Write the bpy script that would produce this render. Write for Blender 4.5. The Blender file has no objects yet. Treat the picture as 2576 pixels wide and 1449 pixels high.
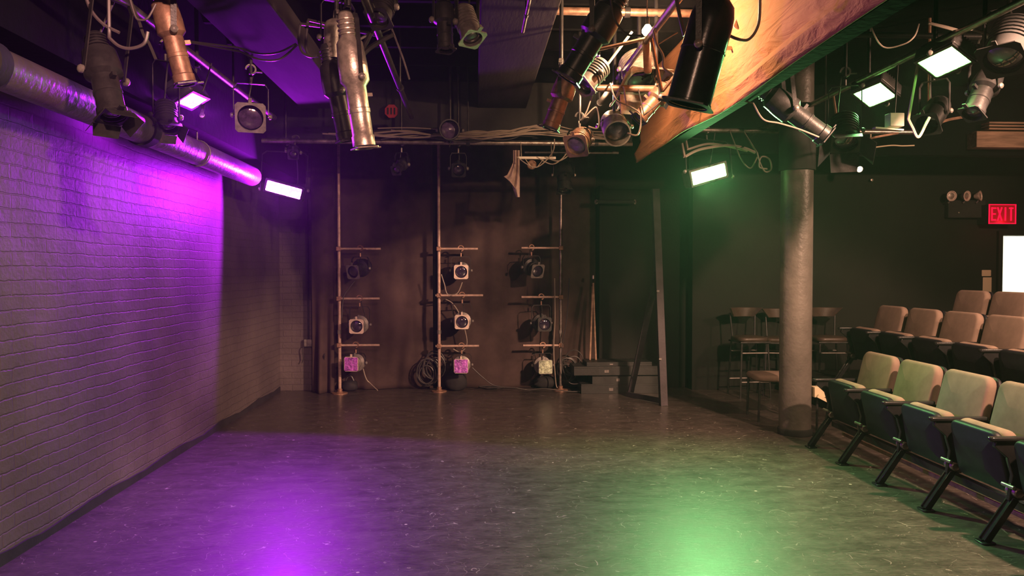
import bpy, bmesh, math, random
from mathutils import Vector, Matrix, Quaternion
R = math.radians
PI = math.pi
SC = bpy.context.scene
COL = SC.collection
rnd = random.Random(7)

# ------------------------------------------------------------------ camera
H = 1.6
F = 1860.0
YAW, PITCH = R(3.02), R(-1.35)
cd = bpy.data.cameras.new('camera'); cam = bpy.data.objects.new('camera', cd); COL.objects.link(cam)
cam.location = (0, 0, H); cam.rotation_euler = (R(90) + PITCH, 0, -YAW)
cd.sensor_width = 36; cd.lens = 36 * F / 2576; cd.clip_start = .05
SC.camera = cam
CM = cam.rotation_euler.to_matrix()

def ray(px, py):
    return (CM @ Vector(((px - 1288) / F, -(py - 724.5) / F, -1))).normalized()
def PY(px, py, Y):
    d = ray(px, py); return Vector((0, 0, H)) + d * (Y / d.y)
def PX(px, py, X):
    d = ray(px, py); return Vector((0, 0, H)) + d * (X / d.x)
def PZ(px, py, z=0.0):
    d = ray(px, py); return Vector((0, 0, H)) + d * ((z - H) / d.z)

# ------------------------------------------------------------------ world, exposure
w = bpy.data.worlds.new('world'); SC.world = w; w.use_nodes = True
w.node_tree.nodes['Background'].inputs[0].default_value = (.22, .12, .55, 1)
w.node_tree.nodes['Background'].inputs[1].default_value = .012
# thin haze added through the whole room for the glow around lamps
hv = w.node_tree.nodes.new('ShaderNodeVolumeScatter'); hv.inputs['Density'].default_value = .0022; hv.inputs['Anisotropy'].default_value = .55
w.node_tree.links.new(hv.outputs[0], w.node_tree.nodes['World Output'].inputs['Volume'])
SC.view_settings.view_transform = 'Standard'
SC.view_settings.look = 'None'
SC.view_settings.exposure = 0.0
SC.view_settings.gamma = 1.0
SC.view_settings.use_curve_mapping = False
SC.cycles.use_denoising = True
SC.cycles.use_adaptive_sampling = True
SC.cycles.adaptive_threshold = .02
SC.cycles.max_bounces = 6
SC.cycles.volume_bounces = 0
SC.cycles.sample_clamp_indirect = 4.0
SC.cycles.caustics_reflective = False
SC.cycles.caustics_refractive = False

WARM = (1.0, .56, .36)
PURPLE = (.50, .012, 1.0)
GREEN = (.32, 1.0, .30)

def lamp(name, kind, loc, energy, color, radius=.08, aim=None, size=None, blend=.3):
    l = bpy.data.lights.new(name, kind); l.energy = energy; l.color = color
    l.shadow_soft_size = radius
    if kind == 'SPOT':
        l.spot_size = size; l.spot_blend = blend
    o = bpy.data.objects.new(name, l); COL.objects.link(o); o.location = loc
    if aim is not None:
        o.rotation_euler = Vector(aim).to_track_quat('-Z', 'Y').to_euler()
    return o
# work lamp over the seating, work lamp on the stage side (both out of the frame, above and beside the camera)
W1 = Vector((3.9, 3.1, 3.36))
W2 = Vector((.6, .0, 3.25))
lamp('seating_work_light', 'SPOT', W1, 1300, WARM, .07, (-.205, .565, -.80), R(101), .25)
lamp('drape_fill_light', 'SPOT', W1 + Vector((.1, .2, 0)), 1250, WARM, .07, (-4.2, 6.0, -3.7), R(41), .4)  # extra spot added to brighten the drape and the floor before it
lamp('front_fill_light', 'POINT', (-.6, -.6, 3.4), 125, WARM, .10)  # unseen fill added to lift the bulkhead end and the boom fronts
lamp('rear_work_light', 'SPOT', (5.9, 4.4, 3.3), 430, WARM, .07, (-.38, .75, -.42), R(100), .4)
lamp('stage_work_light', 'SPOT', W2, 1150, (1.0, .50, .38), .06, (-1, .98, -.22), R(84), .8)
# bare bulb tucked among the fixtures (visible)
BULB = PY(1634, 66, 5.0)
lamp('bulb_light', 'POINT', BULB + Vector((0, 0, .0)), 125, (1, .58, .32), .02)

LED = [  # pixel centre, depth, panel aim, roll, size; light aim, energy, cone
    dict(p=(713.7, 477.5), Y=7.85, aim=(.02, -1, -.12), c=PURPLE, w=.365, h=.11, roll=-15, la=(-.15, -1, -.12), e=400, size=152, bl=.12),
    dict(p=(483.5, 254), Y=5.6, aim=(.531, .057, -.846), c=PURPLE, w=.31, h=.134, roll=7, la=(.0, -.62, -.80), e=270, size=128, bl=.6),
    dict(p=(1783.5, 438), Y=7.2, aim=(.327, -.941, -.084), c=GREEN, w=.41, h=.13, roll=16, la=(-.30, -.85, -.60), e=620, size=122, bl=1.0),
    dict(p=(2201, 239), Y=6.0, aim=(-.286, -.331, -.899), c=GREEN, w=.224, h=.243, roll=-66.6, la=(-.62, -.55, -.85), e=34, size=130, bl=1.0),
    dict(p=(2375, 156.5), Y=5.0, aim=(-.385, -.29, -.876), c=GREEN, w=.198, h=.265, roll=-70, la=(-.62, -.55, -.85), e=34, size=130, bl=1.0),
]
for k, d in enumerate(LED):
    a = Vector(d['aim']).normalized(); la = Vector(d['la']).normalized()
    lamp('led_light', 'SPOT', PY(*d['p'], d['Y']) + a * .03 + la * .02, d['e'], d['c'], .10, la, R(d['size']), d['bl'])

# ------------------------------------------------------------------ materials
def mat(name, col, rough=.5, metal=0, spec=.5, emit=None, es=0, coat=0):
    m = bpy.data.materials.new(name); m.use_nodes = True
    b = m.node_tree.nodes['Principled BSDF']
    b.inputs['Base Color'].default_value = (*col, 1)
    b.inputs['Roughness'].default_value = rough
    b.inputs['Metallic'].default_value = metal
    b.inputs['Specular IOR Level'].default_value = spec
    b.inputs['Coat Weight'].default_value = coat
    if emit:
        b.inputs['Emission Color'].default_value = (*emit, 1)
        b.inputs['Emission Strength'].default_value = es
    return m
def N(m, t, **kw):
    n = m.node_tree.nodes.new(t)
    for k, v in kw.items():
        if k in n.inputs.keys(): n.inputs[k].default_value = v
        else: setattr(n, k, v)
    return n
def L(m, a, ao, b, bi): m.node_tree.links.new(a.outputs[ao], b.inputs[bi])
def BS(m): return m.node_tree.nodes['Principled BSDF']
def noisy(m, scale=8, amt=.35, bump=.15, bscale=60, dist=.004, stretch=(1, 1, 1), rough_var=0):
    b = BS(m)
    tc = N(m, 'ShaderNodeTexCoord'); mp = N(m, 'ShaderNodeMapping'); mp.inputs['Scale'].default_value = stretch
    L(m, tc, 'Object', mp, 'Vector')
    n = N(m, 'ShaderNodeTexNoise', Scale=scale, Detail=5.0, Roughness=.6); L(m, mp, 0, n, 'Vector')
    c = b.inputs['Base Color'].default_value[:3]
    rp = N(m, 'ShaderNodeValToRGB')
    rp.color_ramp.elements[0].position = .3; rp.color_ramp.elements[1].position = .7
    rp.color_ramp.elements[0].color = (*[x * (1 - amt) for x in c], 1)
    rp.color_ramp.elements[1].color = (*[min(1, x * (1 + amt)) for x in c], 1)
    L(m, n, 'Fac', rp, 'Fac'); L(m, rp, 'Color', b, 'Base Color')
    if bump:
        n2 = N(m, 'ShaderNodeTexNoise', Scale=bscale, Detail=4.0); L(m, mp, 0, n2, 'Vector')
        bp = N(m, 'ShaderNodeBump', Strength=bump, Distance=dist); L(m, n2, 'Fac', bp, 'Height'); L(m, bp, 0, b, 'Normal')
    return m

M = {}
M['black'] = noisy(mat('black_paint', (.035, .033, .035), .38, .3), 14, .4, .2, 90)
M['blackg'] = noisy(mat('black_gloss_paint', (.03, .03, .033), .22, .4), 14, .3, .1, 60)
M['matte'] = noisy(mat('matte_black', (.018, .017, .018), .8), 6, .4, .2, 60)
M['steel'] = noisy(mat('worn_steel', (.30, .26, .24), .38, .8), 20, .4, .25, 80)
M['copper'] = noisy(mat('rusty_pipe', (.34, .20, .14), .45, .5), 20, .4, .2, 80)
M['boomp'] = noisy(mat('pale_boom_pipe', (.52, .37, .31), .36, .15), 20, .3, .25, 80)
M['pale'] = noisy(mat('pale_frame_metal', (.75, .60, .52), .35, .15), 20, .25, .2, 80)
M['greyp'] = noisy(mat('grey_paint', (.22, .20, .19), .4, .3), 20, .35, .2, 80)
M['bare'] = noisy(mat('bare_aluminium', (.62, .55, .48), .35, .7), 25, .35, .3, 70)
M['lens'] = mat('lens_glass', (.03, .02, .045), .06, 0, 1.0, coat=1)
M['lensv'] = noisy(mat('violet_lens', (.10, .06, .16), .15, 0, 1.0, coat=1), 20, .5, .2, 30)
M['gelp'] = noisy(mat('violet_gel', (.45, .10, .75), .3, 0, .8), 30, .7, .8, 45, .02)
M['gelg'] = noisy(mat('pale_green_gel', (.42, .50, .34), .3, 0, .8), 30, .8, .8, 45, .02)
M['cable'] = mat('cable_rubber', (.05, .045, .045), .4)
M['cablem'] = mat('dull_cable', (.11, .09, .10), .4)
M['cablel'] = mat('grey_cable', (.30, .25, .21), .4)
M['white'] = noisy(mat('white_card', (.75, .70, .62), .6), 10, .15, .1)
M['cloth'] = noisy(mat('upholstery', (.22, .158, .128), .95, 0, .2), 5, .22, .5, 500, .002)
M['torn'] = noisy(mat('torn_cloth', (.40, .29, .26), .9), 8, .3, .4, 200)
M['plastic'] = noisy(mat('seat_shell_plastic', (.010, .009, .014), .5, 0, .3), 20, .3, .25, 240, .002)
M['drape'] = noisy(mat('velour_drape', (.068, .046, .043), .95, 0, .15), 1.6, .45, .3, 250, .003)
M['wallb'] = noisy(mat('black_wall_paint', (.0115, .011, .0105), .75, 0, .25), 1.2, .35, .3, 30, .006)
M['ceil'] = noisy(mat('ceiling_black', (.003, .0028, .004), .95, 0, .1), 2, .5, .3, 20, .01)
M['board'] = noisy(mat('painted_board', (.040, .034, .038), .9, 0, .1), 1.5, .3, .35, 18, .006, (3, .5, 3))
M['wood'] = noisy(mat('brown_timber', (.30, .19, .13), .6), 3, .4, .3, 30, .005, (1, 8, 8))
M['pillar'] = noisy(mat('painted_column', (.125, .11, .10), .42), 4, .25, .5, 26, .008)
M['duct'] = noisy(mat('duct_skin', (.19, .15, .17), .35, .3), 3, .3, .5, 22, .012)
M['soffit'] = noisy(mat('fabric_wrap', (.42, .185, .085), .8, 0, .2), 1.8, .18, .3, 90, .004)
M['platform'] = noisy(mat('platform_black', (.018, .019, .019), .5), 5, .4, .3, 40)
M['brace'] = noisy(mat('brace_timber', (.045, .036, .046), .6), 6, .3, .3, 40)
M['stoolseat'] = noisy(mat('stool_vinyl', (.06, .042, .034), .35), 10, .3, .1)
M['redg'] = mat('red_plate', (.35, .02, .04), .5)
M['signred'] = mat('sign_red_lit', (.5, .0, .01), .4, emit=(1, .0, .03), es=2.2)
M['signdim'] = mat('sign_face_red_dark', (.12, .0, .01), .4, emit=(1, .0, .02), es=.22)
M['bulb'] = mat('bulb_lit', (1, .8, .5), .4, emit=(1, .62, .25), es=40)
M['glow'] = mat('small_lamp_lit', (1, .8, .5), .4, emit=(1, .80, .50), es=14)
M['corr'] = mat('corridor_white', (.8, .8, .74), .7)
M['scuff'] = mat('cream_plastic', (.66, .55, .38), .5)
for nm, c, hot in (('ledp', (.78, .12, 1.0), (.8, .2, 1)), ('ledg', (.30, 1.0, .20), (.3, 1, .3))):
    m = mat('led_face_' + ('violet' if nm == 'ledp' else 'green'), (.5, .5, .5), .3, emit=c, es=16)
    tc = N(m, 'ShaderNodeTexCoord'); mp = N(m, 'ShaderNodeMapping'); mp.inputs['Scale'].default_value = (1, 1, 1); L(m, tc, 'Object', mp, 'Vector')
    v = N(m, 'ShaderNodeTexVoronoi', Scale=38.0); L(m, mp, 0, v, 'Vector')
    rp = N(m, 'ShaderNodeMapRange'); rp.inputs['From Min'].default_value = .1; rp.inputs['From Max'].default_value = .6
    rp.inputs['To Min'].default_value = 26; rp.inputs['To Max'].default_value = 7
    L(m, v, 'Distance', rp, 0); L(m, rp, 0, BS(m), 'Emission Strength')
    M[nm] = m

# painted brick
def brick_mat():
    m = mat('painted_brick', (.20, .17, .17), .55, 0, .3)
    b = BS(m)
    geo = N(m, 'ShaderNodeNewGeometry'); sp = N(m, 'ShaderNodeSeparateXYZ'); L(m, geo, 'Position', sp, 0)
    ad = N(m, 'ShaderNodeMath', operation='ADD'); L(m, sp, 'X', ad, 0); L(m, sp, 'Y', ad, 1)
    cb = N(m, 'ShaderNodeCombineXYZ'); L(m, ad, 0, cb, 'X'); L(m, sp, 'Z', cb, 'Y')
    nz = N(m, 'ShaderNodeTexNoise', Scale=2.2, Detail=3.0); L(m, geo, 'Position', nz, 'Vector')
    mx = N(m, 'ShaderNodeVectorMath', operation='SCALE'); mx.inputs['Scale'].default_value = .035
    sb = N(m, 'ShaderNodeVectorMath', operation='SUBTRACT'); sb.inputs[1].default_value = (.5, .5, .5)
    L(m, nz, 'Color', sb, 0); L(m, sb, 0, mx, 0)
    n9 = N(m, 'ShaderNodeTexNoise', Scale=22.0, Detail=3.0); L(m, geo, 'Position', n9, 'Vector')
    s9 = N(m, 'ShaderNodeVectorMath', operation='SUBTRACT'); s9.inputs[1].default_value = (.5, .5, .5); L(m, n9, 'Color', s9, 0)
    m9 = N(m, 'ShaderNodeVectorMath', operation='SCALE'); m9.inputs['Scale'].default_value = .016; L(m, s9, 0, m9, 0)
    a1 = N(m, 'ShaderNodeVectorMath', operation='ADD'); L(m, cb, 0, a1, 0); L(m, mx, 0, a1, 1)
    a2 = N(m, 'ShaderNodeVectorMath', operation='ADD'); L(m, a1, 0, a2, 0); L(m, m9, 0, a2, 1)
    br = N(m, 'ShaderNodeTexBrick', Scale=1.0); br.offset = .5
    br.inputs['Mortar Size'].default_value = .006; br.inputs['Mortar Smooth'].default_value = .6
    br.inputs['Brick Width'].default_value = .225; br.inputs['Row Height'].default_value = .081
    br.inputs['Color1'].default_value = (.9, .9, .9, 1); br.inputs['Color2'].default_value = (.72, .72, .72, 1)
    br.inputs['Mortar'].default_value = (0, 0, 0, 1)
    L(m, a2, 0, br, 'Vector')
    # upper part of the wall is rendered smoother
    zr = N(m, 'ShaderNodeMapRange'); zr.inputs['From Min'].default_value = 1.5; zr.inputs['From Max'].default_value = 2.3
    zr.inputs['To Min'].default_value = 1; zr.inputs['To Max'].default_value = .30; L(m, sp, 'Z', zr, 0)
    lum = N(m, 'ShaderNodeRGBToBW'); L(m, br, 'Color', lum, 0)
    hm = N(m, 'ShaderNodeMath', operation='MULTIPLY'); L(m, lum, 0, hm, 0); L(m, zr, 0, hm, 1)
    n3 = N(m, 'ShaderNodeTexNoise', Scale=28.0, Detail=6.0, Roughness=.65); L(m, geo, 'Position', n3, 'Vector')
    h2 = N(m, 'ShaderNodeMath', operation='MULTIPLY_ADD'); h2.inputs[1].default_value = .55; L(m, n3, 'Fac', h2, 0); L(m, hm, 0, h2, 2)
    n5 = N(m, 'ShaderNodeTexNoise', Scale=3.5, Detail=4.0); L(m, geo, 'Position', n5, 'Vector')
    h3 = N(m, 'ShaderNodeMath', operation='MULTIPLY_ADD'); h3.inputs[1].default_value = 1.6; L(m, n5, 'Fac', h3, 0); L(m, h2, 0, h3, 2)
    bp = N(m, 'ShaderNodeBump', Strength=.65, Distance=.012); L(m, h3, 0, bp, 'Height'); L(m, bp, 0, b, 'Normal')
    n4 = N(m, 'ShaderNodeTexNoise', Scale=1.3, Detail=6.0); L(m, geo, 'Position', n4, 'Vector')
    rp = N(m, 'ShaderNodeValToRGB'); rp.color_ramp.elements[0].position = .3; rp.color_ramp.elements[1].position = .72
    rp.color_ramp.elements[0].color = (.085, .070, .070, 1); rp.color_ramp.elements[1].color = (.15, .125, .125, 1)
    L(m, n4, 'Fac', rp, 0); L(m, rp, 0, b, 'Base Color')
    return m
M['brick'] = brick_mat()

def crease(m):
    b = BS(m); geo = N(m, 'ShaderNodeNewGeometry')
    mp = N(m, 'ShaderNodeMapping'); mp.inputs['Rotation'].default_value = (R(35), 0, 0); mp.inputs['Scale'].default_value = (1, 1.2, 6); L(m, geo, 'Position', mp, 0)
    n1 = N(m, 'ShaderNodeTexNoise', Scale=1.6, Detail=5.0, Roughness=.55, Distortion=1.2); L(m, mp, 0, n1, 'Vector')
    bp = N(m, 'ShaderNodeBump', Strength=.8, Distance=.035); L(m, n1, 'Fac', bp, 'Height'); L(m, bp, 0, b, 'Normal')
crease(M['soffit'])
def floor_mat():
    m = mat('worn_painted_floor', (.07, .06, .055), .3, 0, .6)
    b = BS(m)
    geo = N(m, 'ShaderNodeNewGeometry')
    mp = N(m, 'ShaderNodeMapping'); mp.inputs['Scale'].default_value = (.6, 1.2, 1); L(m, geo, 'Position', mp, 0)
    n = N(m, 'ShaderNodeTexNoise', Scale=7.0, Detail=8.0, Roughness=.7); L(m, mp, 0, n, 'Vector')
    rp = N(m, 'ShaderNodeValToRGB'); rp.color_ramp.elements[0].position = .32; rp.color_ramp.elements[1].position = .72
    rp.color_ramp.elements[0].color = (.030, .024, .022, 1); rp.color_ramp.elements[1].color = (.070, .058, .052, 1)
    L(m, n, 'Fac', rp, 0)
    # scuff marks: thin broken rings and lines
    col = rp; cs = 'Color'
    for sc, seed, th, amt in ((3.1, 1, .0026, .55), (6.3, 7, .0034, .35), (1.4, 13, .0012, .5)):
        mp2 = N(m, 'ShaderNodeMapping'); mp2.inputs['Location'].default_value = (seed, seed * 2, seed); L(m, geo, 'Position', mp2, 0)
        nz = N(m, 'ShaderNodeTexNoise', Scale=1.3 * sc, Detail=2.0, Distortion=.6); L(m, mp2, 0, nz, 'Vector')
        s1 = N(m, 'ShaderNodeMath', operation='SUBTRACT'); s1.inputs[1].default_value = .5; L(m, nz, 'Fac', s1, 0)
        ab = N(m, 'ShaderNodeMath', operation='ABSOLUTE'); L(m, s1, 0, ab, 0)
        lt = N(m, 'ShaderNodeMath', operation='LESS_THAN'); lt.inputs[1].default_value = th; L(m, ab, 0, lt, 0)
        nb = N(m, 'ShaderNodeTexNoise', Scale=5.0 * sc, Detail=3.0); L(m, mp2, 0, nb, 'Vector')
        gt = N(m, 'ShaderNodeMath', operation='GREATER_THAN'); gt.inputs[1].default_value = .55; L(m, nb, 'Fac', gt, 0)
        mu = N(m, 'ShaderNodeMath', operation='MULTIPLY'); L(m, lt, 0, mu, 0); L(m, gt, 0, mu, 1)
        m2 = N(m, 'ShaderNodeMath', operation='MULTIPLY'); m2.inputs[1].default_value = amt; L(m, mu, 0, m2, 0)
        mix = N(m, 'ShaderNodeMix', data_type='RGBA'); L(m, m2, 0, mix, 0); L(m, col, cs, mix, 6); mix.inputs[7].default_value = (.42, .38, .35, 1)
        col, cs = mix, 2
    # specks of dust
    v = N(m, 'ShaderNodeTexVoronoi', Scale=3.2); L(m, geo, 'Position', v, 'Vector')
    lt = N(m, 'ShaderNodeMath', operation='LESS_THAN'); lt.inputs[1].default_value = .035; L(m, v, 'Distance', lt, 0)
    mix = N(m, 'ShaderNodeMix', data_type='RGBA'); L(m, lt, 0, mix, 0); L(m, col, cs, mix, 6); mix.inputs[7].default_value = (.40, .36, .33, 1)
    # fine grain
    ng = N(m, 'ShaderNodeTexNoise', Scale=55.0, Detail=5.0, Roughness=.75)
    mp3 = N(m, 'ShaderNodeMapping'); mp3.inputs['Scale'].default_value = (.35, 1, 1); L(m, geo, 'Position', mp3, 0); L(m, mp3, 0, ng, 'Vector')
    r2 = N(m, 'ShaderNodeMapRange'); r2.inputs['From Min'].default_value = .3; r2.inputs['From Max'].default_value = .7
    r2.inputs['To Min'].default_value = .45; r2.inputs['To Max'].default_value = 1.8; L(m, ng, 'Fac', r2, 0)
    vs = N(m, 'ShaderNodeVectorMath', operation='SCALE'); L(m, mix, 2, vs, 0); L(m, r2, 0, vs, 'Scale'); L(m, vs, 0, b, 'Base Color')
    r3 = N(m, 'ShaderNodeMapRange'); r3.inputs['From Min'].default_value = .3; r3.inputs['From Max'].default_value = .7
    r3.inputs['To Min'].default_value = .36; r3.inputs['To Max'].default_value = .48; L(m, n, 'Fac', r3, 0); L(m, r3, 0, b, 'Roughness'); b.inputs['Coat Weight'].default_value = .5; b.inputs['Coat Roughness'].default_value = .24; b.inputs['Specular IOR Level'].default_value = .8
    bp = N(m, 'ShaderNodeBump', Strength=.55, Distance=.004); L(m, ng, 'Fac', bp, 'Height'); L(m, bp, 0, b, 'Normal')
    return m
M['floor'] = floor_mat()

# ------------------------------------------------------------------ mesh helpers
class MB:
    def __init__(s): s.v = []; s.f = []
    def add(s, vs, fs, T=None):
        k = len(s.v)
        s.v += [tuple((T @ Vector(v)) if T is not None else v) for v in vs]
        s.f += [tuple(i + k for i in f) for f in fs]
        return s
    def box(s, lo, hi, T=None):
        x0, y0, z0 = lo; x1, y1, z1 = hi
        return s.add([(x0, y0, z0), (x1, y0, z0), (x1, y1, z0), (x0, y1, z0), (x0, y0, z1), (x1, y0, z1), (x1, y1, z1), (x0, y1, z1)],
                     [(0, 3, 2, 1), (4, 5, 6, 7), (0, 1, 5, 4), (1, 2, 6, 5), (2, 3, 7, 6), (3, 0, 4, 7)], T)
    def bar(s, a, b, wd, th, up=(0, 0, 1), T=None):
        """rectangular bar from a to b: wd across, th along the up-ish side"""
        a = Vector(a); b = Vector(b); d = (b - a).normalized(); up = Vector(up)
        sd = d.cross(up)
        if sd.length < 1e-4: sd = d.cross(Vector((1, 0, 0)))
        sd.normalize(); u = sd.cross(d).normalized()
        vs = [tuple(p + sd * (i * wd / 2) + u * (j * th / 2)) for p in (a, b) for i, j in ((-1, -1), (1, -1), (1, 1), (-1, 1))]
        return s.add(vs, [(0, 1, 2, 3), (7, 6, 5, 4), (0, 4, 5, 1), (1, 5, 6, 2), (2, 6, 7, 3), (3, 7, 4, 0)], T)
    def tube(s, path, r, n=8, T=None, close=False):
        path = [Vector(p) for p in path]
        rings = []; m = len(path); u = None
        for i, p in enumerate(path):
            if close: d = path[(i + 1) % m] - path[i - 1]
            else: d = path[min(i + 1, m - 1)] - path[max(i - 1, 0)]
            if d.length < 1e-9: d = Vector((0, 0, 1))
            d.normalize()
            if u is None:
                u = d.cross(Vector((0, 0, 1)))
                if u.length < 1e-3: u = d.cross(Vector((1, 0, 0)))
            else: u = u - d * u.dot(d)
            if u.length < 1e-5: u = d.orthogonal()
            u.normalize(); v = d.cross(u)
            rr = r[i] if isinstance(r, (list, tuple)) else r
            rings.append([p + (u * math.cos(2 * PI * k / n) + v * math.sin(2 * PI * k / n)) * rr for k in range(n)])
        vs = [tuple(q) for g in rings for q in g]; fs = []
        for i in range(m if close else m - 1):
            j = (i + 1) % m
            for k in range(n):
                fs.append((i * n + k, i * n + (k + 1) % n, j * n + (k + 1) % n, j * n + k))
        if not close:
            fs.append(tuple(range(n - 1, -1, -1))); fs.append(tuple((m - 1) * n + k for k in range(n)))
        return s.add(vs, fs, T)
    def lathe(s, prof, T=None, n=24, caps=True):
        """prof: list of (r, z) about local z"""
        vs = []; fs = []; m = len(prof)
        for r, z in prof:
            vs += [(r * math.cos(2 * PI * k / n), r * math.sin(2 * PI * k / n), z) for k in range(n)]
        for i in range(m - 1):
            for k in range(n):
                fs.append((i * n + k, i * n + (k + 1) % n, (i + 1) * n + (k + 1) % n, (i + 1) * n + k))
        if caps:
            fs.append(tuple(range(n - 1, -1, -1))); fs.append(tuple((m - 1) * n + k for k in range(n)))
        return s.add(vs, fs, T)
    def pad(s, wd, ht, th, rc, re, T=None, nc=5, ne=4, bulge=0.0, taper=1.0):
        """rounded slab in the local xy plane, thickness th along z"""
        def outline(ins):
            pts = []; rr = max(rc - ins, .002); a, b = wd / 2 - ins, ht / 2 - ins
            for cx, cy, a0 in ((a - rr, b - rr, 0), (-(a - rr), b - rr, 90), (-(a - rr), -(b - rr), 180), (a - rr, -(b - rr), 270)):
                for k in range(nc + 1):
                    t = R(a0 + 90 * k / nc); x = cx + rr * math.cos(t); y = cy + rr * math.sin(t)
                    x *= 1 + (taper - 1) * (.5 - y / ht)
                    pts.append((x, y))
            return pts
        layers = []
        for k in range(ne + 1):
            t = PI / 2 * k / ne; layers.append((re * (1 - math.sin(t)), -th / 2 + re * (1 - math.cos(t))))
        for k in range(ne + 1):
            t = PI / 2 * k / ne; layers.append((re * (1 - math.cos(t)), th / 2 - re * (1 - math.sin(t))))
        if bulge: layers += [(re + min(wd, ht) * .14, th / 2 + bulge * .6), (re + min(wd, ht) * .3, th / 2 + bulge)]
        vs = []; n = 4 * (nc + 1)
        for ins, z in layers: vs += [(x, y, z) for x, y in outline(ins)]
        fs = [(i * n + k, i * n + (k + 1) % n, (i + 1) * n + (k + 1) % n, (i + 1) * n + k) for i in range(len(layers) - 1) for k in range(n)]
        fs.append(tuple(range(n - 1, -1, -1))); fs.append(tuple((len(layers) - 1) * n + k for k in range(n)))
        return s.add(vs, fs, T)
    def prism(s, pts, axis, a, b, T=None):
        """polygon extruded; axis 'x','y','z' ; pts in the other two"""
        def mk(p, t): return {'x': (t, p[0], p[1]), 'y': (p[0], t, p[1]), 'z': (p[0], p[1], t)}[axis]
        n = len(pts); vs = [mk(p, a) for p in pts] + [mk(p, b) for p in pts]
        fs = [(k, (k + 1) % n, n + (k + 1) % n, n + k) for k in range(n)] + [tuple(range(n - 1, -1, -1)), tuple(range(n, 2 * n))]
        return s.add(vs, fs, T)
    def build(s, name, m, parent=None, bevel=0, smooth=True, mods=None):
        me = bpy.data.meshes.new(name); me.from_pydata(s.v, [], s.f)
        bm = bmesh.new(); bm.from_mesh(me)
        bmesh.ops.recalc_face_normals(bm, faces=bm.faces); bm.to_mesh(me); bm.free()
        if smooth:
            me.shade_smooth(); me.set_sharp_from_angle(angle=R(38))
        me.materials.append(m if not isinstance(m, str) else M[m])
        o = bpy.data.objects.new(name, me); COL.objects.link(o)
        if parent is not None:
            o.parent = parent
            o.matrix_parent_inverse = Matrix.Identity(4)
        if bevel:
            b = o.modifiers.new('bevel', 'BEVEL'); b.width = bevel; b.segments = 2; b.limit_method = 'ANGLE'
        return o

def tag(o, label=None, cat=None, group=None, kind=None):
    if label: o['label'] = label
    if cat: o['category'] = cat
    if group: o['group'] = group
    if kind: o['kind'] = kind
    return o
def empty(name, loc, label, cat, group=None, rz=0):
    o = bpy.data.objects.new(name, None); COL.objects.link(o); o.location = loc; o.rotation_euler = (0, 0, rz)
    o.empty_display_size = .1
    return tag(o, label, cat, group)
def copy_tree(o, parent=None):
    c = o.copy(); COL.objects.link(c)
    if parent is not None: c.parent = parent
    for ch in list(o.children): copy_tree(ch, c)
    return c
def struct(o): o['kind'] = 'structure'; return o
def frame(z, up=(0, 0, 1)):
    z = Vector(z).normalized(); up = Vector(up)
    x = up.cross(z)
    if x.length < 1e-3: x = Vector((1, 0, 0)).cross(z)
    x.normalize(); y = z.cross(x)
    return Matrix((x, y, z)).transposed().to_4x4()
def curve_pts(pts, n=8):
    """Catmull-Rom through pts"""
    P = [Vector(p) for p in pts]; out = []
    for i in range(len(P) - 1):
        p0 = P[max(i - 1, 0)]; p1 = P[i]; p2 = P[i + 1]; p3 = P[min(i + 2, len(P) - 1)]
        for k in range(n):
            t = k / n
            out.append(.5 * ((2 * p1) + (p2 - p0) * t + (2 * p0 - 5 * p1 + 4 * p2 - p3) * t * t + (3 * p1 - p0 - 3 * p2 + p3) * t ** 3))
    out.append(P[-1]); return out
def cable(pts, r, m, label, group=None, name='cable', cat='cable', n=6):
    mb = MB(); mb.tube(curve_pts(pts), r, n)
    o = mb.build(name, m); return tag(o, label, cat, group)

# ------------------------------------------------------------------ the room
XL = -2.56; YB = 10.15; ZC = 3.8; XR = 8.6; YN = -2.6
struct(MB().box((XL - .3, YN, -.12), (XR, YB + 3.2, 0)).build('floor', 'floor', smooth=False))
struct(MB().box((XL - .3, YN, ZC), (XR, YB + .3, ZC + .15)).build('ceiling', 'ceil', smooth=False))
struct(MB().box((XL - .25, YN, 0), (XL, YB + .1, ZC)).build('wall_left', 'brick', smooth=False))
struct(MB().box((XR, YN, 0), (XR + .2, YB + .1, ZC)).build('wall_right', 'wallb', smooth=False))
struct(MB().box((XL - .3, YN - .2, 0), (XR + .2, YN, ZC)).build('wall_front', 'wallb', smooth=False))
xs = PY(790, 900, 9.95).x
struct(MB().box((XL, 9.95, 0), (xs, YB + .1, ZC)).build('wall_return', 'brick', smooth=False))
# black rubber base strip with ragged top on the left wall
mb = MB(); n = 90
pts = [(YN, 0.0)] + [(YN + (9.9 - YN) * k / n, .055 + .012 * rnd.random() + .012 * math.sin(k * .7)) for k in range(n + 1)] + [(9.9, 0.0)]
mb.prism(pts, 'x', XL, XL + .014)
struct(mb.build('baseboard_left', 'matte', smooth=False))
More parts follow.
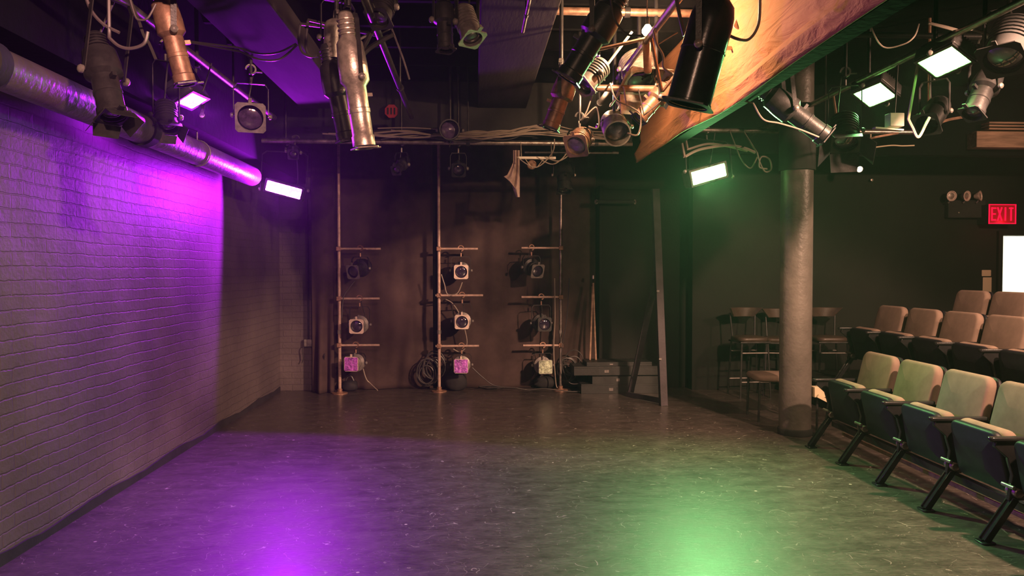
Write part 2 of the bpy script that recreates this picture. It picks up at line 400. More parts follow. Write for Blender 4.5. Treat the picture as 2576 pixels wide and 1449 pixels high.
# back wall, door opening at right
dx0 = PY(2516, 700, 9.75).x; dz = PY(2516, 592, 9.75).z; dx1 = dx0 + .95
xc = PY(1742, 700, 9.75).x
struct(MB().box((xs, YB + .08, 0), (xc + .1, YB + .3, ZC)).build('wall_back', 'wallb', smooth=False))
mb = MB(); mb.box((xc, 9.75, 0), (dx0 - .06, 9.95, ZC)); mb.box((dx0 - .06, 9.75, dz + .06), (dx1 + .06, 9.95, ZC)); mb.box((dx1 + .06, 9.75, 0), (XR, 9.95, ZC))
struct(mb.build('wall_back_right', 'wallb', smooth=False))
mb = MB(); mb.box((dx0 - .06, 9.70, 0), (dx0, 9.97, dz)); mb.box((dx1, 9.70, 0), (dx1 + .06, 9.97, dz)); mb.box((dx0 - .06, 9.70, dz), (dx1 + .06, 9.97, dz + .06))
struct(mb.build('trim_1', 'wallb', bevel=.004))
# lit corridor behind the opening
mb = MB(); mb.box((dx0 - .8, 12.2, 0), (dx1 + .8, 12.3, 2.8)); mb.box((dx0 - .9, 9.95, 0), (dx0 - .8, 12.3, 2.8)); mb.box((dx1 + .8, 9.95, 0), (dx1 + .9, 12.3, 2.8)); mb.box((dx0 - .9, 9.95, 2.7), (dx1 + .9, 12.3, 2.8))
struct(mb.build('wall_corridor', 'corr', smooth=False))
al = bpy.data.lights.new('corridor_light', 'AREA'); al.size = .8; al.energy = 120; al.color = (1, .93, .72)
ao = bpy.data.objects.new('corridor_light', al); COL.objects.link(ao); ao.location = (dx0 + .45, 11.1, 2.62)
for k, (py, hh) in enumerate(((690, .07), (722, .06))):
    p = PY(2545 if k == 0 else 2543, py, 12.17)
    o = MB().pad(.06, hh, .02, .01, .005, Matrix.Translation((p.x, 12.193, p.z)) @ Matrix.Rotation(R(90), 4, 'X')).build('switch_plate', 'scuff')
    tag(o, ['small brown plate on corridor wall, upper one', 'small brown plate on corridor wall, lower one'][k], 'switch plate')

# seating risers
RX2, RX3 = 4.05, 5.0
struct(MB().box((RX2, .5, 0), (XR, 9.2, .33)).build('floor_riser', 'wallb', bevel=.006))
struct(MB().box((RX3, .5, .33), (XR, 9.2, .50)).build('floor_riser', 'wallb', bevel=.006))

# ceiling boards and joists
for k in range(16):
    y = 1.0 + k * .58
    struct(MB().box((XL, y, ZC - .17), (1.9, y + .05, ZC)).build('ceiling_joist', 'ceil', smooth=False))
struct(MB().box((XL, YN, 2.74), (-2.20, 9.9, ZC)).build('ceiling_shade_box', 'ceil', smooth=False))  # black box added so the wall above the pipe looks unlit
mb = MB(); mb.box((-1.735, -2, 3.24), (-1.245, 7.62, 3.41))
struct(mb.build('ceiling_beam', M['board'], bevel=.01))
struct(MB().box((-1.66, -2, 3.41), (-1.32, 7.5, ZC)).build('ceiling_beam', 'ceil', smooth=False))
struct(MB().box((.05, -2, 3.36), (.58, 9.0, 3.52)).build('ceiling_beam', 'board', bevel=.01))
struct(MB().box((.12, -2, 3.52), (.5, 9.0, ZC)).build('ceiling_beam', 'ceil', smooth=False))
struct(MB().box((XL, 8.05, 3.0), (1.74, 8.17, ZC)).build('ceiling_header', 'matte', smooth=False))
struct(MB().box((2.0, 8.6, 2.98), (XR, 8.75, ZC)).build('ceiling_header', 'ceil', smooth=False))
tb = PY(2450, 372, 8.45)
struct(MB().box((tb.x, 8.4, tb.z), (XR, 8.58, tb.z + .19)).build('ceiling_beam', 'wood', bevel=.008))
for k in range(3):
    struct(MB().box((tb.x + .12, 8.36 , tb.z + .20 + k * .035), (XR, 8.5, tb.z + .222 + k * .035)).build('ceiling_batten', 'wood', bevel=.003))

# fabric-wrapped bulkhead between stage and seats
def bulkhead():
    mb = MB(); ny, nz = 150, 26; x0 = 1.76; z0, z1 = 2.75, 3.55; y0, y1 = -1.6, 7.8
    vs = []; fs = []
    r2 = random.Random(3)
    waves = [(r2.uniform(.4, 3.2), r2.uniform(-4, 9), r2.uniform(0, 6.3), r2.uniform(.003, .008)) for _ in range(14)]
    for i in range(ny + 1):
        for j in range(nz + 1):
            y = y0 + (y1 - y0) * i / ny; t = j / nz; z = z0 + (z1 - z0) * t
            x = x0
            for ky, kz, ph, a in waves: x += a * math.sin(ky * y + kz * 1.6 * z + ph + .8 * math.sin(y * 1.7 + z * 3))
            # long fold along the lower hem
            x += -.030 * math.exp(-((t - .13 - .03 * math.sin(y * 1.3)) / .05) ** 2) + .016 * math.exp(-((t - .23 - .04 * math.sin(y)) / .04) ** 2)
            zz = z + .02 * math.sin(y * 2.1) * (1 - t) * .6
            vs.append((x, y, zz))
    for i in range(ny):
        for j in range(nz):
            a = i * (nz + 1) + j; fs.append((a, a + nz + 1, a + nz + 2, a + 1))
    mb.add(vs, fs)
    o = mb.build('bulkhead_wrap', 'soffit'); s = o.modifiers.new('solid', 'SOLIDIFY'); s.thickness = .012; s.offset = 0
    core = MB().box((x0 + .08, y0, z0 + .045), (x0 + .20, y1 - .02, ZC)).build('bulkhead_core', 'ceil', smooth=False)
    return o, core
wrap, core = bulkhead()
struct(core); core.name = 'ceiling_bulkhead'
tag(wrap, 'brown fabric wrap hung along the low ceiling bulkhead between stage and seats', 'fabric')

# duct pipe along the left wall
ax0 = Vector((-2.25, -1.8, 2.56)); ax1 = Vector((-2.25, 7.75, 2.56))
dc = empty('duct_pipe', (-2.25, 3, 2.56), 'long dark pipe running along the top of the left brick wall', 'pipe')
mb = MB(); mb.lathe([(.0, 0), (.06, .01), (.088, .03), (.098, .07), (.098, 2), (.098, 9.55)], Matrix.Translation(ax1 - Vector(dc.location)) @ frame((0, -1, 0)), 32)
mb.build('pipe_wall', 'duct', dc)
for yy in (2.75, 3.55, 5.2):
    MB().lathe([(.100, -.05), (.112, -.045), (.112, .045), (.100, .05)], Matrix.Translation((0, yy - 3, 0)) @ frame((0, 1, 0)), 32).build('joint_band', 'matte', dc)
for yy in (3.2, 6.2):
    mb = MB(); mb.tube([(.105 * math.cos(a), yy - 3, .105 * math.sin(a)) for a in [k * PI / 12 for k in range(-12, 13)]], .006, 6); mb.tube([(0, yy - 3, .105), (0, yy - 3, ZC - 2.56)], .006, 6)
    mb.build('hanger_strap', 'greyp', dc)

# ------------------------------------------------------------------ rigging pipes
PIPES = []; HANGS = []
def pipe(a, b, r, m, label, group=None, name='rigging_pipe', hang=()):
    a = Vector(a); b = Vector(b); mid = (a + b) / 2; PIPES.append((a, b))
    e = empty(name, mid, label, 'pipe', group)
    mb = MB(); mb.tube([a - mid, b - mid], r, 14); mb.build('tube', m, e)
    for p in hang:
        q = a.lerp(b, p) - mid
        MB().tube([q + Vector((0, 0, r)), Vector((q.x, q.y, ZC - mid.z - (0)))], .009, 6).build('hanger_rod', 'black', e)
        MB().lathe([(r * 1.05, -.02), (r * 1.35, -.02), (r * 1.35, .02), (r * 1.05, .02)], Matrix.Translation(q) @ frame(b - a), 14).build('pipe_collar', 'black', e)
    return e
ZP = 3.16
pipe((-2.02, 1.2, ZP), (-2.02, 7.7, ZP), .024, 'steel', 'long steel rigging pipe running back above the left wall pipe', hang=(.3, .8))
pipe((-2.19, 7.85, 2.95), (1.70, 7.85, 2.95), .026, 'steel', 'steel batten across the back of the stage below the black header', hang=(.2, .55, .9))
pipe((-.62, 1.6, ZP), (-.62, 7.6, ZP), .024, 'black', 'black rigging pipe running back over the middle left of stage', hang=(.3, .8))
pipe((1.18, 1.6, ZP), (1.18, 7.8, ZP), .024, 'steel', 'steel rigging pipe running back beside the brown bulkhead', hang=(.35, .85))
pipe((3.22, 1.8, 3.18), (3.22, 8.4, 3.18), .024, 'steel', 'steel rigging pipe running back above the front row of seats', hang=(.3, .8))
cp = PY(1440, 28, 5.6)
pipe((.62, 5.6, cp.z), (1.72, 5.6, cp.z), .03, 'copper', 'brown cross pipe high between the middle beam and the bulkhead', hang=(.5,))
cp = PY(1520, 222, 5.6)
pipe((.72, 5.6, cp.z), (1.7, 5.6, cp.z), .026, 'copper', 'brown cross pipe under the crowded cluster of lamps', hang=(.2,))
pipe((.35, 1.8, 3.27), (.35, 5.2, 3.27), .012, 'steel', 'thin conduit hung under the middle ceiling beam', name='conduit', hang=(.1, .9))

# ------------------------------------------------------------------ stage lamps
def yoke_clamp(e, s, pivot, hang, wd, rz, m='black', cm='greyp'):
    """U-shaped yoke from both sides of the body to the clamp at hang (offset from pivot)"""
    hang = Vector(hang); up = hang.normalized(); ln = hang.length; HANGS.append((e, hang))
    top = up * (ln - .10)
    s = (s - up * s.dot(up)).normalized()
    pth = [(-s * wd), (-s * wd + up * (ln - .14)), (-s * wd * .8 + up * (ln - .105)), (s * wd * .8 + up * (ln - .105)), (s * wd + up * (ln - .14)), (s * wd)]
    mb = MB(); nrm = s.cross(up)
    for a, b in zip(pth[:-1], pth[1:]): mb.bar(a - (b - a).normalized() * .003, b + (b - a).normalized() * .003, .028, .005, up=(b - a).cross(nrm))
    mb.build('yoke', m, e)
    mb = MB(); nrm2 = nrm
    mb.tube([up * (ln - .105), up * (ln - .055)], .010, 8)
    arc = [up * (ln + .006) + (up * math.sin(a) + s * math.cos(a)) * .036 for a in [R(t) for t in range(-80, 200, 20)]]
    for a, b in zip(arc[:-1], arc[1:]): mb.bar(a, b, .026, .012, up=(a + b) / 2 - up * ln)
    mb.tube([up * (ln - .01) + s * .035, up * (ln - .01) + s * .085], .006, 6)
    mb.build('clamp', cm, e)
    for q in (-1, 1):
        mb = MB(); mb.lathe([(.006, 0), (.020, .004), (.020, .018), (.012, .026), (.0, .028)], Matrix.Translation(s * (q * wd)) @ frame(s * q), 10)
        mb.build('tilt_knob', 'bare' if cm == 'bare' else 'greyp', e)

def cord(e, a, b, m='cable', sag=.12, r=.006):
    a = Vector(a); b = Vector(b); mid = (a + b) / 2 - Vector((0, 0, sag)) + Vector((rnd.uniform(-.05, .05), rnd.uniform(-.05, .05), 0))
    MB().tube(curve_pts([a, a.lerp(mid, .5) - Vector((0, 0, sag * .4)), mid, b]), r, 6).build('power_cord', m, e)

def stage_lamp(label, pos, aim, hang, style='profile', ln=.5, r=.075, body='black', lens='lens', gel=None, fr='black', group=None, name=None, cat='stage light', doors=False, cm='greyp', roll=0, cordm='cable', yoke=True, dl=.15):
    name = name or {'profile': 'profile_spotlight', 'can': 'par_can', 'fresnel': 'fresnel_spotlight'}[style]
    e = empty(name, pos, label, cat, group)
    a = Vector(aim).normalized(); T = frame(a) @ Matrix.Rotation(R(roll), 4, 'Z')
    s = (T.to_3x3() @ Vector((1, 0, 0)))
    if abs(s.z) > .8: s = T.to_3x3() @ Vector((0, 1, 0))
    mb = MB()
    if style == 'profile':
        rr = r * .80
        mb.lathe([(0, -.52 * ln), (r * .45, -.51 * ln), (r * .62, -.47 * ln), (r * .62, -.33 * ln), (r * 1.0, -.28 * ln), (r * 1.12, -.12 * ln), (r * 1.12, .0), (rr, .04 * ln), (rr, .20 * ln), (rr * 1.06, .205 * ln), (rr * 1.06, .235 * ln), (rr, .24 * ln), (rr, .40 * ln), (rr * 1.1, .41 * ln), (rr * 1.1, .48 * ln), (rr * .93, .48 * ln), (rr * .93, .43 * ln)], T, 24, True)
        for k in range(4):   # cooling fins on the lamp house
            z = (-.45 + k * .035) * ln; mb.lathe([(r * .6, z), (r * .74, z), (r * .74, z + .006), (r * .6, z + .006)], T, 20)
        mb.bar(T @ Vector((0, r * .8, .1 * ln)), T @ Vector((0, r * 1.25, .1 * ln)), .02, .02)
        zf = .49 * ln; rl = rr * .93
    elif style == 'can':
        mb.lathe([(0, -.50 * ln), (r * .55, -.485 * ln), (r * .85, -.42 * ln), (r * .97, -.33 * ln), (r, -.25 * ln), (r, -.02 * ln), (r * 1.03, -.015 * ln), (r * 1.03, .0), (r, .005 * ln), (r, .46 * ln), (r * 1.04, .465 * ln), (r * 1.04, .48 * ln), (r * .93, .48 * ln), (r * .93, .1 * ln)], T, 28)
        zf = .485 * ln; rl = r * .90
    else:
        mb.lathe([(0, -.5 * ln), (r * .8, -.49 * ln), (r, -.42 * ln), (r, .3 * ln), (r * 1.08, .32 * ln), (r * 1.08, .42 * ln), (r * .95, .42 * ln), (r * .95, .34 * ln)], T, 26)
        for k in range(6):
            z = (-.38 + k * .09) * ln; mb.lathe([(r, z), (r * 1.1, z), (r * 1.1, z + .008), (r, z + .008)], T, 22)
        zf = .43 * ln; rl = r * .94
    mb.build('lamp_body', body, e)
    # lens
    lz = zf - (.02 if style != 'can' else .30 * ln)
    MB().lathe([(rl * .98, lz - .01), (rl * .98, lz), (rl * .8, lz + .008), (rl * .5, lz + .014), (rl * .2, lz + .017), (0, lz + .018)], T, 24).build('lens', lens, e)
    # square gel frame with a round hole
    if fr:
        g = rl * 1.18; n = 32; vs = []; fs = []
        for zz in (zf, zf + .008):
            for k in range(n):
                t = 2 * PI * (k + .5) / n; c, sn = math.cos(t), math.sin(t); q = g / max(abs(c), abs(sn)); q = min(q, g * 1.30)
                vs.append((c * q, sn * q, zz))
            for k in range(n):
                t = 2 * PI * (k + .5) / n; vs.append((math.cos(t) * rl, math.sin(t) * rl, zz))
        for k in range(n):
            k2 = (k + 1) % n
            fs += [(k, k2, n + k2, n + k), (2 * n + k, 3 * n + k, 3 * n + k2, 2 * n + k2), (k, 2 * n + k, 2 * n + k2, k2), (n + k, n + k2, 3 * n + k2, 3 * n + k)]
        mb = MB(); mb.add(vs, fs, T)
        mb.box((-.012, g, zf), (.012, g + .035, zf + .008), T)
        gf = mb.build('gel_frame', fr, e)
    if gel:
        g = rl * 1.1; MB().box((-g, -g, zf + .009), (g, g, zf + .011), T).build('gel_sheet', gel, gf)
    if doors:
        g = rl * 1.15
        for k in range(4):
            Q = T @ Matrix.Rotation(R(90 * k), 4, 'Z') @ Matrix.Translation((0, g, zf + .01)) @ Matrix.Rotation(R(-38), 4, 'X')
            wv = g * (1.15 if k % 2 else .9)
            MB().add([(-g, 0, 0), (g, 0, 0), (wv, 0, dl), (-wv, 0, dl), (-g, .003, 0), (g, .003, 0), (wv, .003, dl), (-wv, .003, dl)], [(0, 1, 2, 3), (7, 6, 5, 4), (0, 4, 5, 1), (1, 5, 6, 2), (2, 6, 7, 3), (3, 7, 4, 0)], Q).build('barn_door', fr or 'black', gf)
    if yoke:
        yoke_clamp(e, s, pos, hang, r * 1.22, 0, cm=cm)
        cord(e, T @ Vector((0, 0, -.5 * ln)), Vector(hang) + Vector((0, .06, .0)), cordm)
    return e

def led_wash(d, label, hang_z, group):
    p = PY(*d['p'], d['Y']); a = Vector(d['aim']).normalized()
    e = empty('led_wash_light', p, label, 'LED light', group)
    T = frame(a) @ Matrix.Rotation(R(d['roll']), 4, 'Z')
    w_, h_ = d['w'] / 2, d['h'] / 2
    mb = MB(); mb.pad(w_ * 2 + .05, h_ * 2 + .05, .10, .02, .01, T @ Matrix.Translation((0, 0, -.060)))
    for k in range(9):
        x = -w_ + w_ * 2 * k / 8; mb.box((x - .003, -h_, -.15), (x + .003, h_, -.11), T)
    mb.build('housing', 'black', e)
    mb = MB()
    for lo, hi in (((-w_ - .02, h_, -.012), (w_ + .02, h_ + .018, .004)), ((-w_ - .02, -h_ - .018, -.012), (w_ + .02, -h_, .004)), ((-w_ - .02, -h_, -.012), (-w_, h_, .004)), ((w_, -h_, -.012), (w_ + .02, h_, .004))): mb.box(lo, hi, T)
    bz = mb.build('bezel', 'black', e)
    MB().pad(w_ * 2, h_ * 2, .008, .012, .003, T @ Matrix.Translation((0, 0, -.004))).build('led_face', 'ledp' if d['c'] is PURPLE else 'ledg', bz)
    s = T.to_3x3() @ Vector((1, 0, 0))
    yoke_clamp(e, s, p, Vector((0, .10, hang_z - p.z)), w_ + .05, 0)
    cord(e, T @ Vector((.05, 0, -.12)), Vector((.1, .12, hang_z - p.z)), 'cable')
    return e
led_wash(LED[0], 'lit violet LED wash light hung lowest at the far end of the left wall', 2.95, 'violet LED wash lights')
led_wash(LED[1], 'lit violet LED wash light hung nearer the camera, high over the left wall pipe', ZP, 'violet LED wash lights')
led_wash(LED[2], 'lit green LED wash light hung lowest, left of the round column', 3.0, 'green LED wash lights')
led_wash(LED[3], 'lit green LED wash light, middle one of three, above right of the column', 3.18, 'green LED wash lights')
led_wash(LED[4], 'lit green LED wash light nearest the camera, highest at upper right', 3.18, 'green LED wash lights')
pipe((1.95, 7.3, 3.0), (4.6, 7.3, 3.0), .024, 'steel', 'steel batten over the round column carrying the lowest green light', hang=(.1, .6))

def lamp_at(label, px, py, Y, to, hz, **kw):
    """body centre seen at px,py at depth Y, aimed along 'to', hung from a pipe at height hz"""
    p = PY(px, py, Y); off = kw.pop('off', (0, .0))
    return stage_lamp(label, p, to, Vector((off[0], off[1], hz - p.z)), **kw)

lamp_at('violet-lit spotlight with flared mouth, nearest the left edge over the wall pipe', 262, 190, 3.6, (.30, -.25, -.95), 2.98, style='profile', ln=.44, r=.075, body='black', fr='black', doors=True, dl=.06, off=(.05, .02))
pipe((-2.19, 3.6, 2.98), (-1.2, 3.6, 2.98), .02, 'black', 'short black arm pipe carrying the leftmost spotlight', hang=(.8,))
lamp_at('long warm-lit tube spotlight hanging steeply above the upper violet LED', 432, 84, 3.9, (.22, .12, -1), 3.35, style='profile', ln=.52, r=.062, body='copper', fr='black', lens='lens')
lamp_at('dark spotlight between the violet LED and the ceiling beam, round lens facing out', 632, 292, 5.9, (.25, -1, -.30), ZP, style='can', ln=.30, r=.105, body='black', lens='lensv', fr='greyp', gel=None)
lamp_at('bent black floodlight just below and left of the upper violet LED', 418, 292, 5.3, (.2, -.3, -.8), ZP, style='fresnel', ln=.22, r=.07, body='black', doors=True, dl=.06)
lamp_at('long barrel spotlight lit warm, pointing down, left of centre', 893, 205, 4.5, (.13, .08, -1), 3.22, style='profile', ln=.80, r=.078, body='bare', fr='bare', off=(-.04, .03), cm='black')
lamp_at('short warm-lit can tucked behind the long barrel spotlight near the beam', 850, 100, 4.9, (-.05, .1, -1), 3.45, style='can', ln=.26, r=.09, body='bare', fr=None)
lamp_at('long dark spotlight hanging beside the warm barrel, violet rim', 848, 235, 4.9, (.20, .1, -1), 3.25, style='profile', ln=.62, r=.075, body='black', fr='black')
lamp_at('small black spotlight at the top edge, left of the middle beam', 963, 22, 4.7, (-.2, -.5, -.8), 3.55, style='fresnel', ln=.22, r=.07, body='black')
lamp_at('black square-mouthed spotlight hanging at the top left of the middle beam', 1118, 55, 4.6, (.05, -.1, -1), 3.6, style='profile', ln=.36, r=.06, body='black', fr='black')
lamp_at('warm-lit finned spotlight hanging against the middle beam', 1176, 62, 4.6, (.25, -.35, -.8), 3.6, style='fresnel', ln=.26, r=.065, body='greyp', fr='bare')
lamp_at('spotlight with a pale round lens on the back batten, centre', 1132, 328, 7.7, (.0, -1, -.12), 2.97, style='can', ln=.30, r=.10, body='black', lens='lensv', fr=None, off=(0, .1), yoke=True)
lamp_at('small dim spotlight under the back batten above the middle boom', 1153, 424, 7.9, (.05, -1, -.3), 2.95, style='can', ln=.22, r=.07, body='black', lens='lensv', fr='black')
lamp_at('small dim spotlight under the back batten at left, above the left boom', 1010, 415, 7.9, (-.3, -.8, -.5), 2.95, style='profile', ln=.3, r=.06, body='black')
lamp_at('tiny black spotlight hooked to the batten above the far violet LED', 738, 382, 7.75, (.2, -1, -.6), 2.97, style='fresnel', ln=.16, r=.05, body='black', off=(0, .1))
# crowded cluster right of centre
lamp_at('long violet-rimmed black spotlight leaning left at the top of the cluster', 1496, 88, 4.4, (-.62, .2, -1), 3.5, style='profile', ln=.60, r=.088, body='black', fr='black')
lamp_at('big black can spotlight with serrated mouth in front of the brown bulkhead', 1768, 130, 3.5, (-.25, .12, -1), 3.32, style='can', ln=.52, r=.105, body='blackg', fr='black', cm='bare')
lamp_at('square floodlight with bright barn doors beneath the bare bulb', 1608, 178, 5.75, (.12, -.55, -.85), 3.2, style='fresnel', ln=.26, r=.13, body='bare', fr='bare', doors=True, cm='bare', cordm='cablel')
lamp_at('brownish slim spotlight low at the left of the cluster', 1412, 245, 5.4, (-.35, .1, -1), 3.1, style='profile', ln=.48, r=.075, body='copper', fr='black')
lamp_at('shiny short spotlight with violet lens facing out, lowest in the cluster', 1546, 318, 6.0, (-.02, -.85, -.52), 2.93, style='can', ln=.34, r=.105, body='bare', lens='lensv', fr=None, cm='bare', cordm='cablel')
lamp_at('tilted spotlight with dark violet gel, left of the shiny short one', 1458, 355, 6.6, (-.45, -.75, -.6), 2.97, style='fresnel', ln=.22, r=.095, body='copper', lens='lensv', fr='copper', cordm='cablel')
lamp_at('black spotlight pointing right beside the bulkhead behind the cluster', 1650, 250, 5.6, (-.7, -.1, -.8), 3.1, style='profile', ln=.42, r=.07, body='copper', fr='black', cordm='cablel')
lamp_at('dark finned spotlight just left of the floodlight with barn doors', 1490, 190, 5.2, (-.6, -.3, -.7), 3.1, style='fresnel', ln=.26, r=.075, body='greyp', fr='bare')
lamp_at('bulky black spotlight hanging right over the right boom pole', 1418, 440, 8.6, (.02, -.3, -1), 2.98, style='profile', ln=.42, r=.10, body='black', fr='black', cm='bare')
pipe((.6, 8.6, 2.98), (1.7, 8.6, 2.98), .022, 'steel', 'short steel pipe behind the header, above the right boom', hang=(.5,))
# audience side
lamp_at('long green-lit spotlight slung sideways right of the brown bulkhead', 1990, 280, 5.2, (.80, -.1, -.62), 3.16, style='profile', ln=.62, r=.085, body='black', fr='black', off=(-.05, 0))
lamp_at('green-lit spotlight between the long spotlight and the middle green LED', 2125, 330, 5.8, (-.2, -.5, -.8), 3.18, style='fresnel', ln=.3, r=.10, body='black', doors=True, fr='black')
lamp_at('black spotlight right of the two upper green LEDs', 2475, 225, 5.0, (-.5, -.2, -.8), 3.18, style='profile', ln=.44, r=.085, body='black')
lamp_at('large dark flood hanging at the top right corner', 2540, 110, 4.6, (-.5, -.3, -.8), 3.4, style='fresnel', ln=.34, r=.12, body='matte', fr='matte')
lamp_at('dark spotlight below the highest green LED', 2350, 285, 5.6, (-.6, -.4, -.6), 3.18, style='can', ln=.32, r=.09, body='black')
pipe((2.0, 5.6, 3.42), (5.2, 5.6, 3.42), .022, 'black', 'black cross pipe high above the upper green LEDs', hang=(.2, .8))

FILL_BULB = PY(1500, 222, 6.5)  # bulb added behind the lamps to light the far end of the bulkhead
e = empty('bare_bulb', FILL_BULB, 'small bulb added as hidden fill light, low behind the lamps by the back of the cluster', 'bulb')
MB().lathe([(0, -.03), (.014, -.028), (.022, -.014), (.022, 0), (.013, .014), (.010, .02)], None, 16).build('glass_globe', 'bulb', e)
MB().lathe([(.013, .018), (.015, .03), (.015, .07), (.006, .08)], None, 14).build('socket', 'black', e)
MB().tube([(0, 0, .07), (0, 0, ZC - FILL_BULB.z)], .005, 6).build('cord', 'cablel', e)
lamp('bulb_light', 'POINT', FILL_BULB + Vector((0, -.02, -.065)), 27, (1, .58, .32), .024)  # fill light of the added bulb
# bare bulb with its socket
e = empty('bare_bulb', BULB, 'bright bare bulb glaring among the crowded lamps', 'bulb')
MB().lathe([(0, -.045), (.022, -.040), (.036, -.022), (.036, -.002), (.022, .018), (.014, .03)], Matrix.Translation((-.022, -.03, -.03)), 16).build('glass_globe', 'bulb', e)
MB().lathe([(.013, .022), (.015, .03), (.015, .075), (.006, .085)], Matrix.Translation((-.022, -.03, -.03)), 14).build('socket', 'black', e)
MB().tube(curve_pts([(-.022, -.03, .05), (-.02, -.02, .2), (.03, 0, .3), (.05, .02, ZC - BULB.z)]), .005, 6).build('cord', 'cablel', e)
p = PY(1628, 140, 5.0)
o = MB().pad(.055, .26, .012, .02, .003, Matrix.Translation(p) @ Matrix.Rotation(R(80), 4, 'X')).build('pendant_bracket', 'copper')
for k in range(1): pass
tag(o, 'pale perforated metal strap dangling below the bare bulb', 'bracket')

# ------------------------------------------------------------------ lighting booms at the back
def boom(pxf, pyf, top_py, arms, side, label, X3):
    f = PZ(pxf, pyf); Y = f.y
    e = empty('lighting_boom', f, label, 'boom stand', 'lighting booms along the back drape')
    zt = PY(pxf, top_py, Y).z
    MB().tube([(0, 0, 0), (0, 0, zt)], .021, 14).build('pole', M['boomp'] if X3 < 2 else M['steel'], e)
    MB().lathe([(.10, 0), (.10, .012), (.045, .016), (.032, .03), (.032, .06), (.022, .062)], None, 22).build('base_flange', 'copper', e)
    MB().lathe([(.021, 0), (.028, .002), (.028, .05), (.021, .052)], Matrix.Translation((0, 0, PY(pxf, 840, Y).z)), 14).build('coupling', 'greyp', e)
    out = []
    for (py, xa, xb) in arms:
        z = PY(pxf, py, Y).z; x0 = PY(xa, py, Y - .03).x - f.x; x1 = PY(xb, py, Y - .03).x - f.x
        MB().tube([(x0, -.035, 0), (x1, -.035, 0)], .015, 12, Matrix.Translation((0, 0, z))).build('cross_arm', 'boomp', e)
        MB().box((-.03, -.055, z - .028), (.03, .028, z + .028)).build('arm_clamp', 'copper', e, bevel=.005)
        out.append((z, Y - .035))
    return f, out
bl, al_ = boom(855, 990, 300, [(626, 848, 958), (751, 848, 955), (868, 850, 955)], 1, 'leftmost of the three tall pipe booms at the back, fixtures on its right', 0)
bmid, am = boom(1105, 985, 300, [(626, 1098, 1202), (743, 1096, 1215), (870, 1096, 1205)], 1, 'middle of the three tall pipe booms in front of the drape', 1)
brt, ar = boom(1410, 982, 300, [(624, 1312, 1412), (747, 1312, 1412), (868, 1316, 1412)], -1, 'rightmost of the three tall pipe booms, fixtures on its left', 2)
TREE = [
    (888, 684, al_[0], (-.45, -1, -.30), 'profile', None, 'black', 'greyp', 'top spotlight on the left boom, turned to the left'),
    (897, 821, al_[1], (-.08, -1, -.06), 'profile', None, 'greyp', 'pale', 'middle spotlight on the left boom, square grey frame facing out'),
    (884, 916, al_[2], (-.18, -1, .02), 'profile', 'gelp', 'greyp', 'pale', 'bottom spotlight on the left boom, violet gel'),
    (1160, 684, am[0], (.03, -1, -.1), 'profile', None, 'black', 'pale', 'top spotlight on the middle boom, bright notched frame'),
    (1162, 810, am[1], (.0, -1, .0), 'profile', None, 'greyp', 'pale', 'middle spotlight on the middle boom, pale square frame'),
    (1160, 921, am[2], (-.02, -1, .02), 'profile', 'gelp', 'greyp', 'pale', 'bottom spotlight on the middle boom, violet gel'),
    (1352, 682, ar[0], (.45, -1, -.35), 'profile', None, 'black', 'greyp', 'top spotlight on the right boom, tilted down to the right'),
    (1370, 816, ar[1], (.18, -1, -.03), 'profile', None, 'black', 'black', 'middle spotlight on the right boom, dark frame'),
    (1372, 923, ar[2], (.12, -1, .02), 'profile', 'gelg', 'greyp', 'greyp', 'bottom spotlight on the right boom, pale green gel'),
]
for px, py, (z, Y), aim, st, gel, body, fr, lab in TREE:
    a = Vector(aim).normalized()
    p = PY(px, py, Y - .17)
    pos = p - a * .17; pos.y = Y; 
    stage_lamp(lab, pos, aim, (0, 0, z - pos.z), style=st, ln=.36, r=.105, body=body, gel=gel, fr=fr, cm='copper', group='spotlights on the booms')

# boom cables
def pc(pts, Y): return [PY(x, y, Y) if len(q) == 2 else PY(x, y, q[2]) for q in pts for x, y in [q[:2]]]
for k, (pts, Y, lab) in enumerate([
    ([(908, 905), (920, 950), (932, 965), (950, 982, 9.65)], 9.75, 'grey cable sweeping from the left boom down to the floor'),
    ([(893, 706), (880, 722), (864, 748), (860, 800)], 9.6, 'short cable from the top left boom light down to its pole'),
    ([(1110, 690), (1118, 715), (1126, 740), (1150, 738), (1163, 710)], 9.6, 'thin cable looped beside the middle boom under its top light'),
    ([(1188, 925), (1215, 950), (1245, 970), (1300, 976, 9.75)], 9.6, 'cable trailing right along the floor from the middle boom'),
    ([(1120, 752), (1140, 765), (1160, 800), (1175, 860), (1160, 885), (1140, 878)], 9.8, 'cable drooping behind the middle boom'),
    ([(1432, 700), (1426, 800), (1412, 900), (1430, 960), (1460, 965)], 9.7, 'dark cable hanging beside the right boom'),
    ([(1395, 700), (1396, 800), (1393, 880), (1398, 960), (1402, 976)], 9.72, 'dark cable strung down the left side of the right boom'),
    ([(1300, 976), (1330, 981), (1370, 978), (1440, 985), (1520, 980)], 9.6, 'loose cable lying along the foot of the drape'),
]):
    P = [PY(q[0], q[1], q[2] if len(q) > 2 else Y) for q in pts]
    for q in P: q.z = max(q.z, .012)
    cable(P, .007, 'cablel' if k % 2 == 0 else 'cable', lab)
